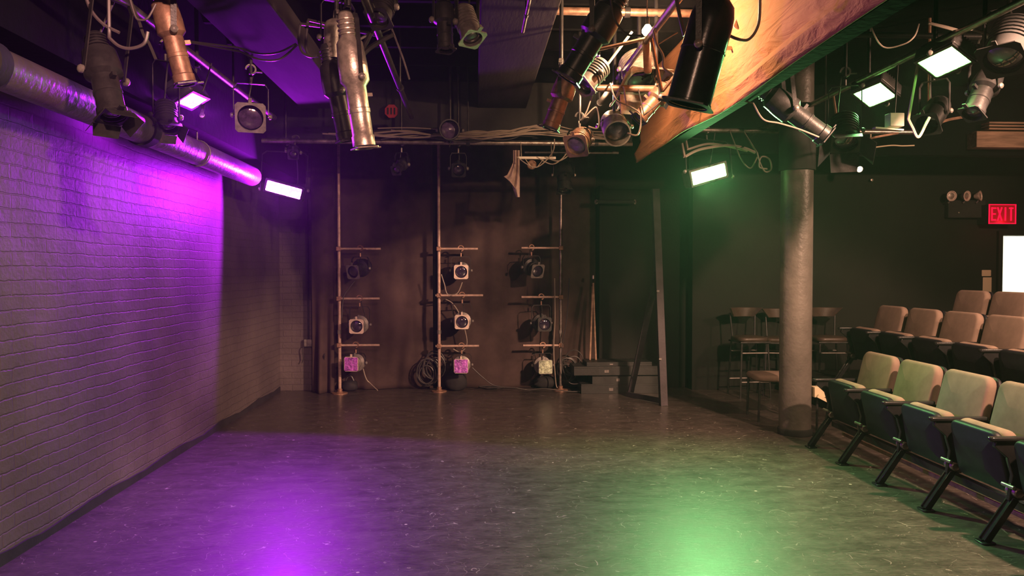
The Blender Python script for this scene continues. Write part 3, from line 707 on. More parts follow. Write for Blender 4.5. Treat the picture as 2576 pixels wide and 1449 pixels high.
# coiled cable piles
def coil(c, r0, label, n=7, r=.008, m='cable', flat=True, tilt=0, spread=.06):
    mb = MB(); r3 = random.Random(int(c.x * 100)); pts = []
    for k in range(n * 20):
        t = k / 20 * 2 * PI; q = r0 * (1 + .22 * math.sin(t * .37 + 1) + .08 * math.sin(t * 1.3)); 
        ox = spread * math.sin(t * .13 + 1.2); oy = spread * math.cos(t * .11)
        if flat: pts.append(Vector((ox + q * math.cos(t), oy + q * .55 * math.sin(t), .012 + .012 * (k / 20) * (.6 + .4 * math.sin(t * .5)))))
        else: pts.append(Vector((ox + q * math.cos(t), .03 * math.sin(t * .21), oy + q * 1.25 * math.sin(t))))
    mb.tube([p + c for p in pts], r, 6)
    o = mb.build('cable_coil', m); return tag(o, label, 'cable coil')
coil(PZ(745, 978), .17, 'black cable heaped on the floor in the brick corner', 8)
coil(PY(1082, 930, 9.9), .12, 'thick black cable coil hanging behind the middle boom', 9, .009, flat=False)
coil(PY(1432, 925, 9.85), .11, 'black cable coil hanging right of the right boom', 7, .008, flat=False)
coil(PZ(1232, 980), .12, 'flat cable loop on the floor at the foot of the drape', 3, .007)
# sand bags / dark bundles on the floor below booms
def sandbag(px, py, w_, d_, h_, label):
    c = PZ(px, py); mb = MB(); n = 16; vs = []; fs = []
    for i in range(9):
        t = i / 8; zz = h_ * (1 - math.cos(PI * t)) / 2
        rr = (math.sin(PI * t) ** .55) if 0 < i < 8 else 0.02
        for k in range(n):
            a = 2 * PI * k / n; q = 1 + .08 * math.sin(3 * a + i)
            vs.append((w_ / 2 * rr * q * math.cos(a), d_ / 2 * rr * q * math.sin(a), zz))
    for i in range(8):
        for k in range(n): fs.append((i * n + k, i * n + (k + 1) % n, (i + 1) * n + (k + 1) % n, (i + 1) * n + k))
    fs += [tuple(range(n - 1, -1, -1)), tuple(8 * n + k for k in range(n))]
    mb.add(vs, fs); e = empty('sandbag', c, label, 'sandbag'); mb.build('bag', 'matte', e)
    MB().tube(curve_pts([(-w_ * .25, 0, h_ * .9), (-w_ * .1, 0, h_ + .05), (w_ * .1, 0, h_ + .05), (w_ * .25, 0, h_ * .9)]), .01, 6).build('handle_loop', 'cable', e)
sandbag(1148, 982, .30, .22, .26, 'black sandbag at the foot of the middle boom')
sandbag(1372, 976, .32, .22, .16, 'black sandbag left of the right boom base')
sandbag(1445, 974, .26, .2, .14, 'black sandbag right of the right boom base')
sandbag(880, 983, .22, .2, .14, 'black sandbag behind the left boom base')

# ------------------------------------------------------------------ back drapes
def drape(xa, xb, Y, ztop, label, seed, sweep=0, amp=.035):
    mb = MB(); nx, nz = 120, 60; vs = []; fs = []; r4 = random.Random(seed)
    ws = [(r4.uniform(3, 16), r4.uniform(0, 6.3), r4.uniform(.2, 1)) for _ in range(7)]
    for i in range(nx + 1):
        for j in range(nz + 1):
            u = i / nx; v = j / nz; x = xa + (xb - xa) * u; z = ztop * v
            sh = sweep * max(0, 1 - z / 1.3) ** 2
            d = 0
            for k, ph, a in ws: d += a * math.sin(k * (x + sh * (u - .5) * 1.6) * 1.6 + ph)
            d *= amp * .34 * (.55 + .45 * v)
            # big diagonal sweep folds near the floor
            d += -.06 * max(0, 1 - z / .9) * math.sin(PI * u) + .05 * math.sin(10 * (u * 1.2 + z * sweep * .6)) * max(0, 1 - z / 1.5)
            vs.append((x, Y + d, .004 + z))
    for i in range(nx):
        for j in range(nz):
            a = i * (nz + 1) + j; fs.append((a, a + nz + 1, a + nz + 2, a + 1))
    mb.add(vs, fs); o = mb.build('stage_drape', 'drape'); s = o.modifiers.new('solid', 'SOLIDIFY'); s.thickness = .008
    return tag(o, label, 'curtain')
xm = PY(1092, 900, 10.0).x; xr = PY(1500, 900, 10.0).x; xl = PY(826, 900, 10.0).x
drape(xl, xm - .02, 10.09, 3.5, 'black drape across the back between the left and middle booms', 2, .5)
drape(xm + .05, xr - .0, 10.09, 3.5, 'black drape across the back right of the middle boom', 5, -.6)
drape(PY(786, 900, 9.8).x, PY(842, 900, 9.8).x, 9.78, 3.5, 'narrow black side drape by the left brick corner', 9, .0, .05)
pipe((xs - .3, 9.99, 3.53), (xr + .1, 9.99, 3.53), .02, 'black', 'black drape track pipe high along the back', hang=(.2, .8))
# leaning thin board
p = PZ(812, 978)
mb = MB(); q = PY(815, 893, 9.7); mb.bar(Vector((p.x, p.y - .0, .0)) + Vector((0, 0, .0)), Vector((q.x, 9.72, q.z)), .05, .012, up=(1, 0, 0))
o = mb.build('leaning_slat', 'board'); tag(o, 'thin violet-lit slat leaning by the left corner drape', 'slat')

# socket box with cable on the brick return
p = PY(777, 862, 9.95)
e = empty('junction_box', (p.x, 9.95, p.z), 'small metal junction box on the brick return at left back', 'junction box')
MB().pad(.11, .10, .06, .012, .008, Matrix.Translation((0, -.03, 0)) @ Matrix.Rotation(R(90), 4, 'X')).build('box_body', 'greyp', e)
MB().tube([(0, -.02, .05), (0, -.02, 1.9)], .011, 8).build('conduit', 'black', e)
MB().tube(curve_pts([(-.03, -.05, -.02), (-.07, -.06, -.08), (-.06, -.06, -.2), (-.08, -.06, -.26)]), .007, 6).build('lead', 'cable', e)
# wall return small knobs
# ------------------------------------------------------------------ right part of the back
p0 = PY(1506, 700, 9.98).x; p1 = PY(1738, 700, 9.98).x
struct(MB().box((p0, 9.93, 0), (p0 + .05, 10.2, 2.75)).build('trim_2', 'wallb', bevel=.004))
struct(MB().box((p0 + .05, 9.96, 0), (p1, 10.1, 2.70)).build('wall_panel_1', 'wallb', bevel=.004))
a = PY(1500, 508, 9.85); b = PY(1597, 508, 9.85)
e = empty('wall_rail', (a + b) / 2, 'dark rail with two bright round ends high on the back panel', 'rail')
hx = (b.x - a.x) / 2
MB().tube([(-hx, 0, 0), (hx, 0, 0)], .03, 14).build('tube', 'matte', e)
for s_ in (-1, 1):
    MB().lathe([(0, -.012), (.028, -.010), (.034, 0), (.028, .01), (0, .012)], Matrix.Translation((s_ * hx, 0, 0)) @ frame((s_, -.6, 0)), 16).build('end_cap', 'bare', e)
    MB().tube([(s_ * hx * .8, 0, 0), (s_ * hx * .8, .11, 0)], .012, 8).build('bracket', 'black', e)
# platforms stacked flat
zc = 0
def platform(z0, z1, pa, pb, Yf, Yb, label, lip=True):
    xa = PY(pa, 950, Yf).x; xb = PY(pb, 950, Yf).x
    e = empty('stage_platform', ((xa + xb) / 2, (Yf + Yb) / 2, z0), label, 'platform', 'platforms stacked at the back')
    hw = (xb - xa) / 2; hd = (Yb - Yf) / 2; t = z1 - z0
    MB().box((-hw, -hd, t - .022), (hw, hd, t)).build('deck', 'platform', e, bevel=.002)
    mb = MB()
    for lo, hi in (((-hw, -hd, 0), (hw, -hd + .03, t - .022)), ((-hw, hd - .03, 0), (hw, hd, t - .022)), ((-hw, -hd + .03, 0), (-hw + .03, hd - .03, t - .022)), ((hw - .03, -hd + .03, 0), (hw, hd - .03, t - .022))): mb.box(lo, hi)
    mb.build('rim_frame', 'platform', e, bevel=.002)
    MB().box((-hw * .3, -hd - .004, t * .3), (-hw * .2, -hd, t * .6)).build('latch', 'greyp', e)
platform(0, .125, 1462, 1662, 9.50, 9.90, 'lowest black platform of the stack at the back right')
platform(.125, .245, 1490, 1662, 9.50, 9.90, 'second black platform from the floor in the stack')
platform(.245, .36, 1444, 1662, 9.46, 9.90, 'third black platform in the stack, jutting left')
platform(.36, .41, 1476, 1640, 9.50, 9.90, 'thin topmost black platform of the stack')
for k, (xa, ya, xb, yb) in enumerate(((1484, 905, 1491, 720), (1499, 905, 1492, 712))):
    A = PY(xa, ya, 9.75); B = PY(xb, yb, 9.90); A.z = .411
    o = MB().tube([A, B], .014, 10).build('wooden_pole', 'wood'); tag(o, ['thin pole leaning on the back wall from the platforms, left one', 'thin pole leaning on the back wall from the platforms, right one'][k], 'pole', 'poles leaning over the platforms')
p = PY(1492, 697, 9.92)
o = MB().lathe([(.0, -.03), (.014, -.025), (.014, .02), (0, .03)], Matrix.Translation(p), 10).build('lit_spot', 'bare'); tag(o, 'small pale knob standing for a lit spot above the leaning poles', 'lit spot')  # pale knob shaped in place of a spot of light
p = PY(1492, 697, 9.95)
# triangular scenery brace (stage jack)
ft = PZ(1669, 1020); tp = PY(1648, 476, ft.y + .05)
fl = PZ(1581, 997)
e = empty('scenery_brace', ft, 'tall triangular wooden scenery brace standing on the floor right of the platforms', 'scenery brace')
tpl = tp - ft; fll = Vector((fl.x - ft.x, fl.y - ft.y, 0))
MB().bar((0, 0, 0), tpl, .085, .10, up=(0, 1, 0)).build('upright', 'brace', e, bevel=.003)
midp = tpl * ((1020 - 700) / (1020 - 476)) * 1.08
MB().bar(fll + Vector((.02, 0, .02)), midp, .075, .03, up=(0, 1, 0)).build('diagonal', 'brace', e, bevel=.003)
MB().bar(fll + Vector((-.02, 0, .03)), Vector((0, 0, .05)), .03, .06, up=(0, 0, 1)).build('foot_rail', 'brace', e, bevel=.003)
for zz in (.55, 1.35):
    MB().box((-.05, -.065, zz), (-.02, -.05, zz + .02), Matrix.Translation((tpl.x * zz / tpl.z, 0, 0))).build('hinge', 'greyp', e)
# the canvas flat edge-on behind the brace
# ------------------------------------------------------------------ column
c = PZ(1997, 1100)
cy = c.y + .15; cx = PY(2001, 900, cy).x; rad = .150
e = empty('round_column', (cx, cy, 0), 'thick round painted steel column between stage and seats', 'column')
MB().lathe([(rad, 0), (rad, ZC)], None, 48).build('shaft', 'pillar', e)
MB().lathe([(rad, 0), (rad + .012, .002), (rad + .014, .05), (rad + .008, .062), (rad, .065)], None, 48).build('base_ring', 'matte', e)
MB().lathe([(rad, 0), (rad + .02, .0), (rad + .02, .5), (rad, .5)], Matrix.Translation((0, 0, PY(2000, 430, cy).z)), 48).build('collar_wrap', 'matte', e)
# ------------------------------------------------------------------ theatre seats
PITCH_S = .58
def theatre_seat(label, group, loc, ang=0, far_standard=True, near=True, tip=0):
    """faces -x; row runs along y; origin on the floor under the front foot line, centre of the seat"""
    e = empty('theatre_seat', loc, label, 'theatre seat', group, ang)
    W_ = .50
    # tipped-up seat
    T = Matrix.Translation((.185, 0, .455)) @ Matrix.Rotation(R(-12 + tip), 4, 'Y') @ Matrix.Rotation(R(-90), 4, 'Y') @ Matrix.Rotation(R(90), 4, 'Z')
    MB().pad(.49, .37, .05, .06, .02, T @ Matrix.Translation((0, -.0, .02)), bulge=.035, taper=.93).build('seat_pan', 'plastic', e)
    MB().pad(.50, .385, .085, .07, .035, T @ Matrix.Translation((0, .015, -.045))).build('seat_cushion', 'cloth', e)
    # back
    T = Matrix.Translation((.46, 0, .655)) @ Matrix.Rotation(R(13), 4, 'Y') @ Matrix.Rotation(R(-90), 4, 'Y') @ Matrix.Rotation(R(90), 4, 'Z')
    bk = MB().pad(.525, .45, .075, .075, .03, T @ Matrix.Translation((0, 0, .02)), bulge=.012, taper=.96).build('backrest', 'cloth', e)
    MB().pad(.53, .455, .03, .075, .012, T @ Matrix.Translation((0, 0, -.032)), taper=.96).build('back_shell', 'plastic', bk)
    ys = ([-PITCH_S / 2] if near else []) + ([PITCH_S / 2] if far_standard else [])
    for y in ys:
        mb = MB()
        mb.bar((0, y, .012), (.17, y, .26), .055, .030, up=(1, 0, 0))
        mb.bar((-.008, y - .024, .012), (.162, y - .024, .26), .010, .036, up=(1, 0, 0)); mb.bar((-.008, y + .024, .012), (.162, y + .024, .26), .010, .036, up=(1, 0, 0))
        lg = mb.build('leg', 'blackg', e, bevel=.002)
        mb = MB(); mb.pad(.085, .10, .010, .02, .004, Matrix.Translation((.0, y, .006))); mb.tube([(-.02, y, .01), (-.02, y, .02)], .010, 8); mb.build('foot_plate', 'blackg', lg)
        mb = MB(); mb.prism([(.13, .25), (.23, .25), (.40, .52), (.43, .60), (.05, .60), (.04, .57), (.12, .50), (.15, .40)], 'y', y - .014, y + .014); sp = mb.build('side_panel', 'blackg', e, bevel=.004)
        mb = MB(); mb.pad(.40, .05, .028, .022, .010, Matrix.Translation((.21, y, .612))); mb.build('armrest', 'blackg', sp)
        mb = MB()
        mb.lathe([(.022, -.045), (.028, -.04), (.028, .04), (.022, .045)], Matrix.Translation((.17, y, .30)) @ frame((0, 1, 0)), 14)
        mb.lathe([(.0, -.052), (.012, -.05), (.012, .05), (0, .052)], Matrix.Translation((.135, y, .335)) @ frame((0, 1, 0)), 10)
        mb.bar((.17, y - .03, .28), (.28, y - .03, .33), .02, .008); mb.bar((.17, y + .03, .28), (.28, y + .03, .33), .02, .008)
        mb.build('hinge', 'steel', e)
    return e
feet = [PZ(2040, 1125), PZ(2105, 1168), PZ(2210, 1220), PZ(2325, 1285), PZ(2478, 1365)]
A, B = feet[0], feet[-1]
dirv = (B - A).normalized(); ang = math.atan2(dirv.x, -dirv.y)
labs1 = ['front-row tipped-up seat at the far end beside the round column', 'second front-row seat counting from the round column', 'third front-row seat counting from the round column', 'fourth front-row seat from the column, whole one nearest the right edge', 'front-row seat cut off by the right edge of the picture']
steps = [(feet[k] - feet[k + 1]).length for k in range(4)]
print('FEET', [tuple(round(q, 2) for q in f) for f in feet], [round(s, 3) for s in steps])
PITCH_S = (A - B).length / 4
for k in range(5):
    c = A + dirv * PITCH_S * (k + .5)
    theatre_seat(labs1[k], 'front row of theatre seats', c, ang, far_standard=(k == 0), near=True, tip=rnd.uniform(-2, 2))
# connecting beam
mid = A + dirv * PITCH_S * 2.5
e = empty('seat_beam', mid, 'long black steel beam tying the front row seats together', 'beam', rz=ang)
hl = PITCH_S * 2.55
MB().box((.20, -hl, .185), (.25, hl, .235)).build('beam_bar', 'blackg', e, bevel=.003)
MB().box((.30, -hl, .10), (.315, hl, .13)).build('lower_rail', 'copper', e, bevel=.003)
# second row on the riser
b2 = [PX(2302, 800, 4.62)]
labs2 = ['second-row seat at the far end, nearest the bar stools', 'second-row seat next to the far-end one', 'third seat of the second row from its far end', 'fourth seat of the second row, brown back near right edge', 'second-row seat cut off by the right edge']
y_start = PX(2212, 840, 4.55).y + .15
for k in range(5):
    theatre_seat(labs2[k], 'second row of theatre seats', (4.14 + .0 * k, y_start - PITCH_S * (k + .5), .33), 0, far_standard=(k == 0), near=True, tip=rnd.uniform(-3, 3))
labs3 = ['rear-row seat left of the bright doorway, farthest back', 'rear-row seat in front of the bright doorway', 'rear-row seat cut off by the right edge']
y3 = PX(2406, 800, 5.48).y + .1
for k in range(3):
    theatre_seat(labs3[k], 'rear row of theatre seats', (5.06, y3 - PITCH_S * (k + .5), .50), 0, far_standard=(k == 0), near=True)
# pale bracket on the floor by the column
p = PY(2056, 985, 7.0)
e = empty('pale_box', (p.x, p.y, 0), 'small cream box on a thin stand just right of the column', 'box')
MB().box((-.05, -.05, p.z - .05), (.07, .05, p.z + .05)).build('box_body', 'scuff', e, bevel=.004)
MB().tube([(0, 0, p.z - .05), (.0, 0, 0)], .012, 8).build('stand', 'black', e)
MB().lathe([(.07, 0), (.07, .01), (0, .012)], None, 14).build('foot', 'black', e)
MB().bar((-.03, -.07, p.z - .03), (.09, -.07, p.z - .09), .02, .03).build('pull_bar', 'scuff', e)

# ------------------------------------------------------------------ bar stools
def stool(px, py_seat, Y, label, rz):
    c = PY(px, py_seat, Y); zs = c.z
    e = empty('bar_stool', (c.x, Y, 0), label, 'bar stool', 'tall stools against the back wall', rz)
    MB().pad(.40, .38, .06, .10, .025, Matrix.Translation((0, 0, zs - .02)), bulge=.015).build('seat', 'stoolseat', e)
    MB().tube([(math.cos(t) * .0 + x, y, zs - .055) for x, y, t in ((-.19, -.18, 0), (.19, -.18, 0), (.19, .18, 0), (-.19, .18, 0))], .011, 8, close=True).build('seat_frame', 'black', e)
    for sx in (-1, 1):
        for sy in (-1, 1):
            MB().tube([(sx * .17, sy * .16, zs - .05), (sx * .20, sy * .19, 0)], .013, 8).build('leg', 'black', e)
    for z_, q in ((.20, .19), (zs * .75, .175)):
        for sy in (-1, 1): MB().tube([(-q, sy * q * .93, z_), (q, sy * q * .93, z_)], .009, 8).build('stretcher', 'greyp', e)
    for sx in (-1, 1):
        MB().tube([(sx * .15, .17, zs - .03), (sx * .17, .21, zs + .30)], .011, 8).build('back_post', 'black', e)
    # curved low backrest
    mb = MB(); vs = []; fs = []; n = 16
    for k in range(n + 1):
        t = R(-65 + 130 * k / n)
        for (dr, z_) in ((0, zs + .25), (.022, zs + .25), (.028, zs + .37), (0.004, zs + .37)):
            tt = t * (.55 if z_ < zs + .3 else 1.0)
            vs.append(((.225 + dr) * math.sin(tt), .0 + (.225 + dr) * math.cos(tt) - .02, z_))
    for k in range(n):
        for q in range(4): fs.append((k * 4 + q, k * 4 + (q + 1) % 4, (k + 1) * 4 + (q + 1) % 4, (k + 1) * 4 + q))
    fs += [(0, 1, 2, 3), (n * 4 + 3, n * 4 + 2, n * 4 + 1, n * 4)]
    mb.add(vs, fs).build('backrest', 'stoolseat', e, bevel=.005)
    return e
stool(1885, 848, 9.25, 'bar stool with curved low back, left of the column', R(4))
stool(1962, 850, 9.35, 'bar stool mostly hidden behind the round column', R(-20))
stool(2084, 848, 9.2, 'bar stool with curved low back, right of the column', R(-3))

# padded stacking chair behind the column, facing the stage
e = empty('padded_chair', (3.33, 7.82, 0), 'padded chair behind the column, its back showing right of it', 'chair', rz=R(-4))
MB().pad(.46, .44, .07, .08, .03, Matrix.Translation((-.10, 0, .455)), bulge=.012).build('seat', 'cloth', e)
T = Matrix.Translation((.20, 0, .69)) @ Matrix.Rotation(R(12), 4, 'Y') @ Matrix.Rotation(R(-90), 4, 'Y') @ Matrix.Rotation(R(90), 4, 'Z')
T = T @ Matrix.Identity(4)
MB().pad(.46, .36, .06, .11, .028, T, bulge=.015).build('backrest', 'cloth', e)
for sx, sy in ((-.29, -.2), (-.29, .2), (.12, -.2), (.12, .2)):
    MB().tube([(sx, sy, .42), (sx + (.03 if sx > 0 else -.01), sy, 0)], .013, 8).build('leg', 'black', e)
for sy in (-.2, .2): MB().tube([(.12, sy, .42), (.17, sy, .52), (.21, sy, .70)], .012, 8).build('back_post', 'black', e)

# ------------------------------------------------------------------ exit sign, emergency lamps, wall plates
p = PY(2517, 539, 9.55)
sw = (PY(2551, 539, 9.55).x - PY(2483, 539, 9.55).x); sh = PY(2517, 514, 9.55).z - PY(2517, 563, 9.55).z
e = empty('exit_sign', p, 'red lit EXIT sign above the bright doorway', 'exit sign')
MB().box((-sw / 2, -.03, -sh / 2), (sw / 2, .20, sh / 2)).build('sign_housing', 'black', e, bevel=.006)
MB().box((-sw / 2 + .012, -.034, -sh / 2 + .012), (sw / 2 - .012, -.030, sh / 2 - .012)).build('sign_face', 'signdim', e)
# letters E X I T built from bars
lw = (sw - .06) / 4; lh = sh * .68; x0 = -sw / 2 + .03; st = .020
def letter(ch, k):
    cx_ = x0 + lw * (k + .5); hw = lw * .36; hh = lh / 2; mb = MB(); y = -.038
    def B_(a, b): mb.bar((cx_ + a[0], y, a[1]), (cx_ + b[0], y, b[1]), st * (.8 if ch != 'X' else .8), .006, up=(0, 1, 0))
    if ch == 'E': B_((-hw, -hh), (-hw, hh)); B_((-hw, hh - .01), (hw, hh - .01)); B_((-hw, 0), (hw * .8, 0)); B_((-hw, -hh + .01), (hw, -hh + .01))
    if ch == 'X': B_((-hw, -hh), (hw, hh)); B_((-hw, hh), (hw, -hh))
    if ch == 'I': B_((0, -hh), (0, hh))
    if ch == 'T': B_((0, -hh), (0, hh)); B_((-hw, hh - .01), (hw, hh - .01))
    mb.build('letter', 'signred', e, smooth=False)
for k, ch in enumerate('EXIT'): letter(ch, k)
mb = MB()
for lo, hi in (((-sw / 2, -.04, sh / 2 - .01), (sw / 2, -.03, sh / 2)), ((-sw / 2, -.04, -sh / 2), (sw / 2, -.03, -sh / 2 + .01)), ((-sw / 2, -.04, -sh / 2), (-sw / 2 + .01, -.03, sh / 2)), ((sw / 2 - .01, -.04, -sh / 2), (sw / 2, -.03, sh / 2))): mb.box(lo, hi)
mb.build('lit_rim', 'signred', e)
lamp('exit_glow', 'POINT', p + Vector((0, -.10, -.12)), 1.2, (1, .02, .05), .05)
labE = ['leftmost of three round emergency lamp heads on the back wall', 'middle of three round emergency lamp heads', 'rightmost round emergency lamp head, turned toward the exit sign']
for k, (px, aim) in enumerate(((2392, (0, -1, -.1)), (2430, (.35, -1, -.1)), (2463, (.8, -1, .1)))):
    p = PY(px, 493, 9.6); e = empty('emergency_lamp', p, labE[k], 'emergency lamp', 'emergency lamp heads')
    T = frame(aim)
    MB().lathe([(0, -.06), (.03, -.055), (.055, -.01), (.068, .012), (.070, .02), (.060, .022), (.056, .012)], T, 24).build('lamp_head', 'pale', e)
    MB().lathe([(.055, .008), (.03, .016), (0, .018)], T, 20).build('reflector', 'bare', e)
    MB().tube([(0, .0, -.05), (-.01, .03, -.085), (-.0, .15, -.085)], .012, 8).build('swivel', 'greyp', e)
p = PY(2410, 530, 9.65); e = empty('battery_box', (PY(2428, 530, 9.7).x, 9.72, PY(2428, 530, 9.7).z), 'dark emergency light battery box below the lamp heads', 'battery box')
MB().box((-.26, -.06, -.10), (.26, .03, .14)).build('box_body', 'matte', e, bevel=.01)
MB().lathe([(.0, 0), (.008, .002), (.008, .01), (0, .012)], Matrix.Translation((-.12, -.06, -.03)) @ frame((0, -1, 0)), 10).build('indicator', 'bare', e)
p = PY(2481, 687, 9.74)
o = MB().pad(.13, .085, .012, .008, .003, Matrix.Translation(p) @ Matrix.Rotation(R(90), 4, 'X')).build('wall_plate', M['scuff']); o.location.y = 0; tag(o, 'small square plate on the wall left of the doorway', 'wall plate')
p = PY(2483, 717, 9.74)
o = MB().pad(.125, .21, .006, .004, .002, Matrix.Translation(p) @ Matrix.Rotation(R(90), 4, 'X')).build('wall_notice', M['scuff']); tag(o, 'blank buff paper notice on the wall below the small plate', 'notice')
# small bright lamp and knob on the right
p = PY(2163, 426, 9.2); e = empty('small_spotlight', p, 'tiny lit warm spotlight hung high on the back wall', 'small lamp')
T = frame((-.1, -1, -.4))
MB().lathe([(0, -.10), (.03, -.09), (.04, -.02), (.045, 0), (.040, .0), (.036, -.01)], T, 16).build('lamp_body', 'black', e)
MB().lathe([(.036, -.006), (.02, .004), (0, .006)], T, 16).build('lit_lens', 'glow', e)
MB().tube([(0, 0.03, .03), (0, .03, .25), (0, .5, .3)], .009, 8).build('arm', 'black', e)
p = PY(2193, 453, 9.7)
o = MB().lathe([(0, -.015), (.018, -.01), (.02, 0), (.0, .06)], Matrix.Translation(p) @ frame((0, 1, 0)), 14).build('wall_stud', 'bare'); tag(o, 'small pale round stud on the back wall beneath the tiny lit spotlight', 'stud')
# red octagonal plate high at the back
p = PY(985, 280, 7.95)
e = empty('octagon_plate', p, 'dim red eight-sided plate hanging above the back batten', 'sign')
MB().lathe([(0, 0), (.075, 0), (.075, .006), (0, .006)], frame((0, -1, 0)) @ Matrix.Rotation(R(22.5), 4, 'Z'), 8).build('plate', 'redg', e, smooth=False)
MB().tube([(0, 0, .07), (0, .05, .36)], .004, 6).build('chain', 'black', e)
mb = MB()
for k in range(3): mb.box((-.045 + k * .035, -.012, -.035), (-.030 + k * .035, -.007, .035))
mb.build('marks', 'matte', e, smooth=False)

# ------------------------------------------------------------------ torn cloth, box light at right of batten
mb = MB(); nx, nz = 14, 20; vs = []; fs = []; P0 = PY(1300, 375, 7.75)
for i in range(nx + 1):
    for j in range(nz + 1):
        u = i / nx; v = j / nz
        xl_ = 1291 + (-26 * max(0, (v - .35) / .65) ** 1.1 if v < .78 else -26 + (v - .78) * 110); xr_ = 1307
        yb = 378 + 118 * v * (1 if u > .55 else .70 + .3 * u)
        q = PY(xl_ + (xr_ - xl_) * u, yb, 7.75 + .02 * math.sin(u * 14) - .03 * v)
        vs.append(tuple(q))
for i in range(nx):
    for j in range(nz): a = i * (nz + 1) + j; fs.append((a, a + nz + 1, a + nz + 2, a + 1))
o = MB().add(vs, fs).build('torn_cloth', 'torn'); s = o.modifiers.new('s', 'SOLIDIFY'); s.thickness = .004
tag(o, 'torn strip of pale cloth hanging from the back batten', 'cloth')
p = PY(1350, 398, 7.75)
e = empty('strip_fixture', p, 'pale horizontal strip fixture under the batten beside the torn cloth', 'light fixture')
hw = (PY(1398, 398, 7.75) - PY(1302, 396, 7.75)).x / 2
MB().box((-hw, -.025, -.012), (hw, .025, .014)).build('strip_bar', 'white', e, bevel=.003)
MB().lathe([(.0, -.07), (.045, -.06), (.05, .0), (.04, .01)], Matrix.Translation((-.05, 0, -.07)) @ frame((0, -1, -.3)), 14).build('lamp_head', 'copper', e)
for q in (-1, 1): MB().tube([(q * hw * .8, 0, .012), (q * hw * .8, .08, 2.95 - p.z)], .006, 6).build('hanger', 'bare', e)
MB().bar((-.12, 0, -.012), (-.05, 0, -.10), .03, .004).build('bracket', 'scuff', e); MB().bar((.07, 0, -.012), (.0, 0, -.10), .03, .004).build('bracket', 'scuff', e)

# ------------------------------------------------------------------ cables: bundle over the batten and loops
for k in range(16):
    r5 = random.Random(50 + k); z0 = 2.99 + .010 * (k % 5) + .008 * (k // 5); yy = 7.77 - .014 * (k % 3)
    xsn = r5.uniform(-1.6, -.3); xe = r5.uniform(1.1, 1.66)
    n = 7; P = [(xsn + (xe - xsn) * i / n, yy + r5.uniform(-.02, .02), z0 + r5.uniform(-.05, .03) + (.06 * math.exp(-((xsn + (xe - xsn) * i / n - .75) / .3) ** 2))) for i in range(n + 1)]
    cable(P, r5.uniform(.006, .010), 'cablel' if k % 3 else 'cable', 'cable in the thick bundle lying along the back batten', 'cables bundled along the back batten')
for k, (x0_, x1_) in enumerate(((1370, 1440), (1350, 1432), (1300, 1395))):
    cable([PY(x0_, 395, 7.6), PY((x0_ + x1_) / 2, 405 + 8 * k, 7.55), PY(x1_ - 6, 385, 7.6), PY(x1_, 350, 7.7)], .006, 'cablel', ['thin cable drooping under the batten to the strip fixture', 'lower thin cable looped beside the strip fixture', 'cable curving across the torn cloth and strip fixture'][k])
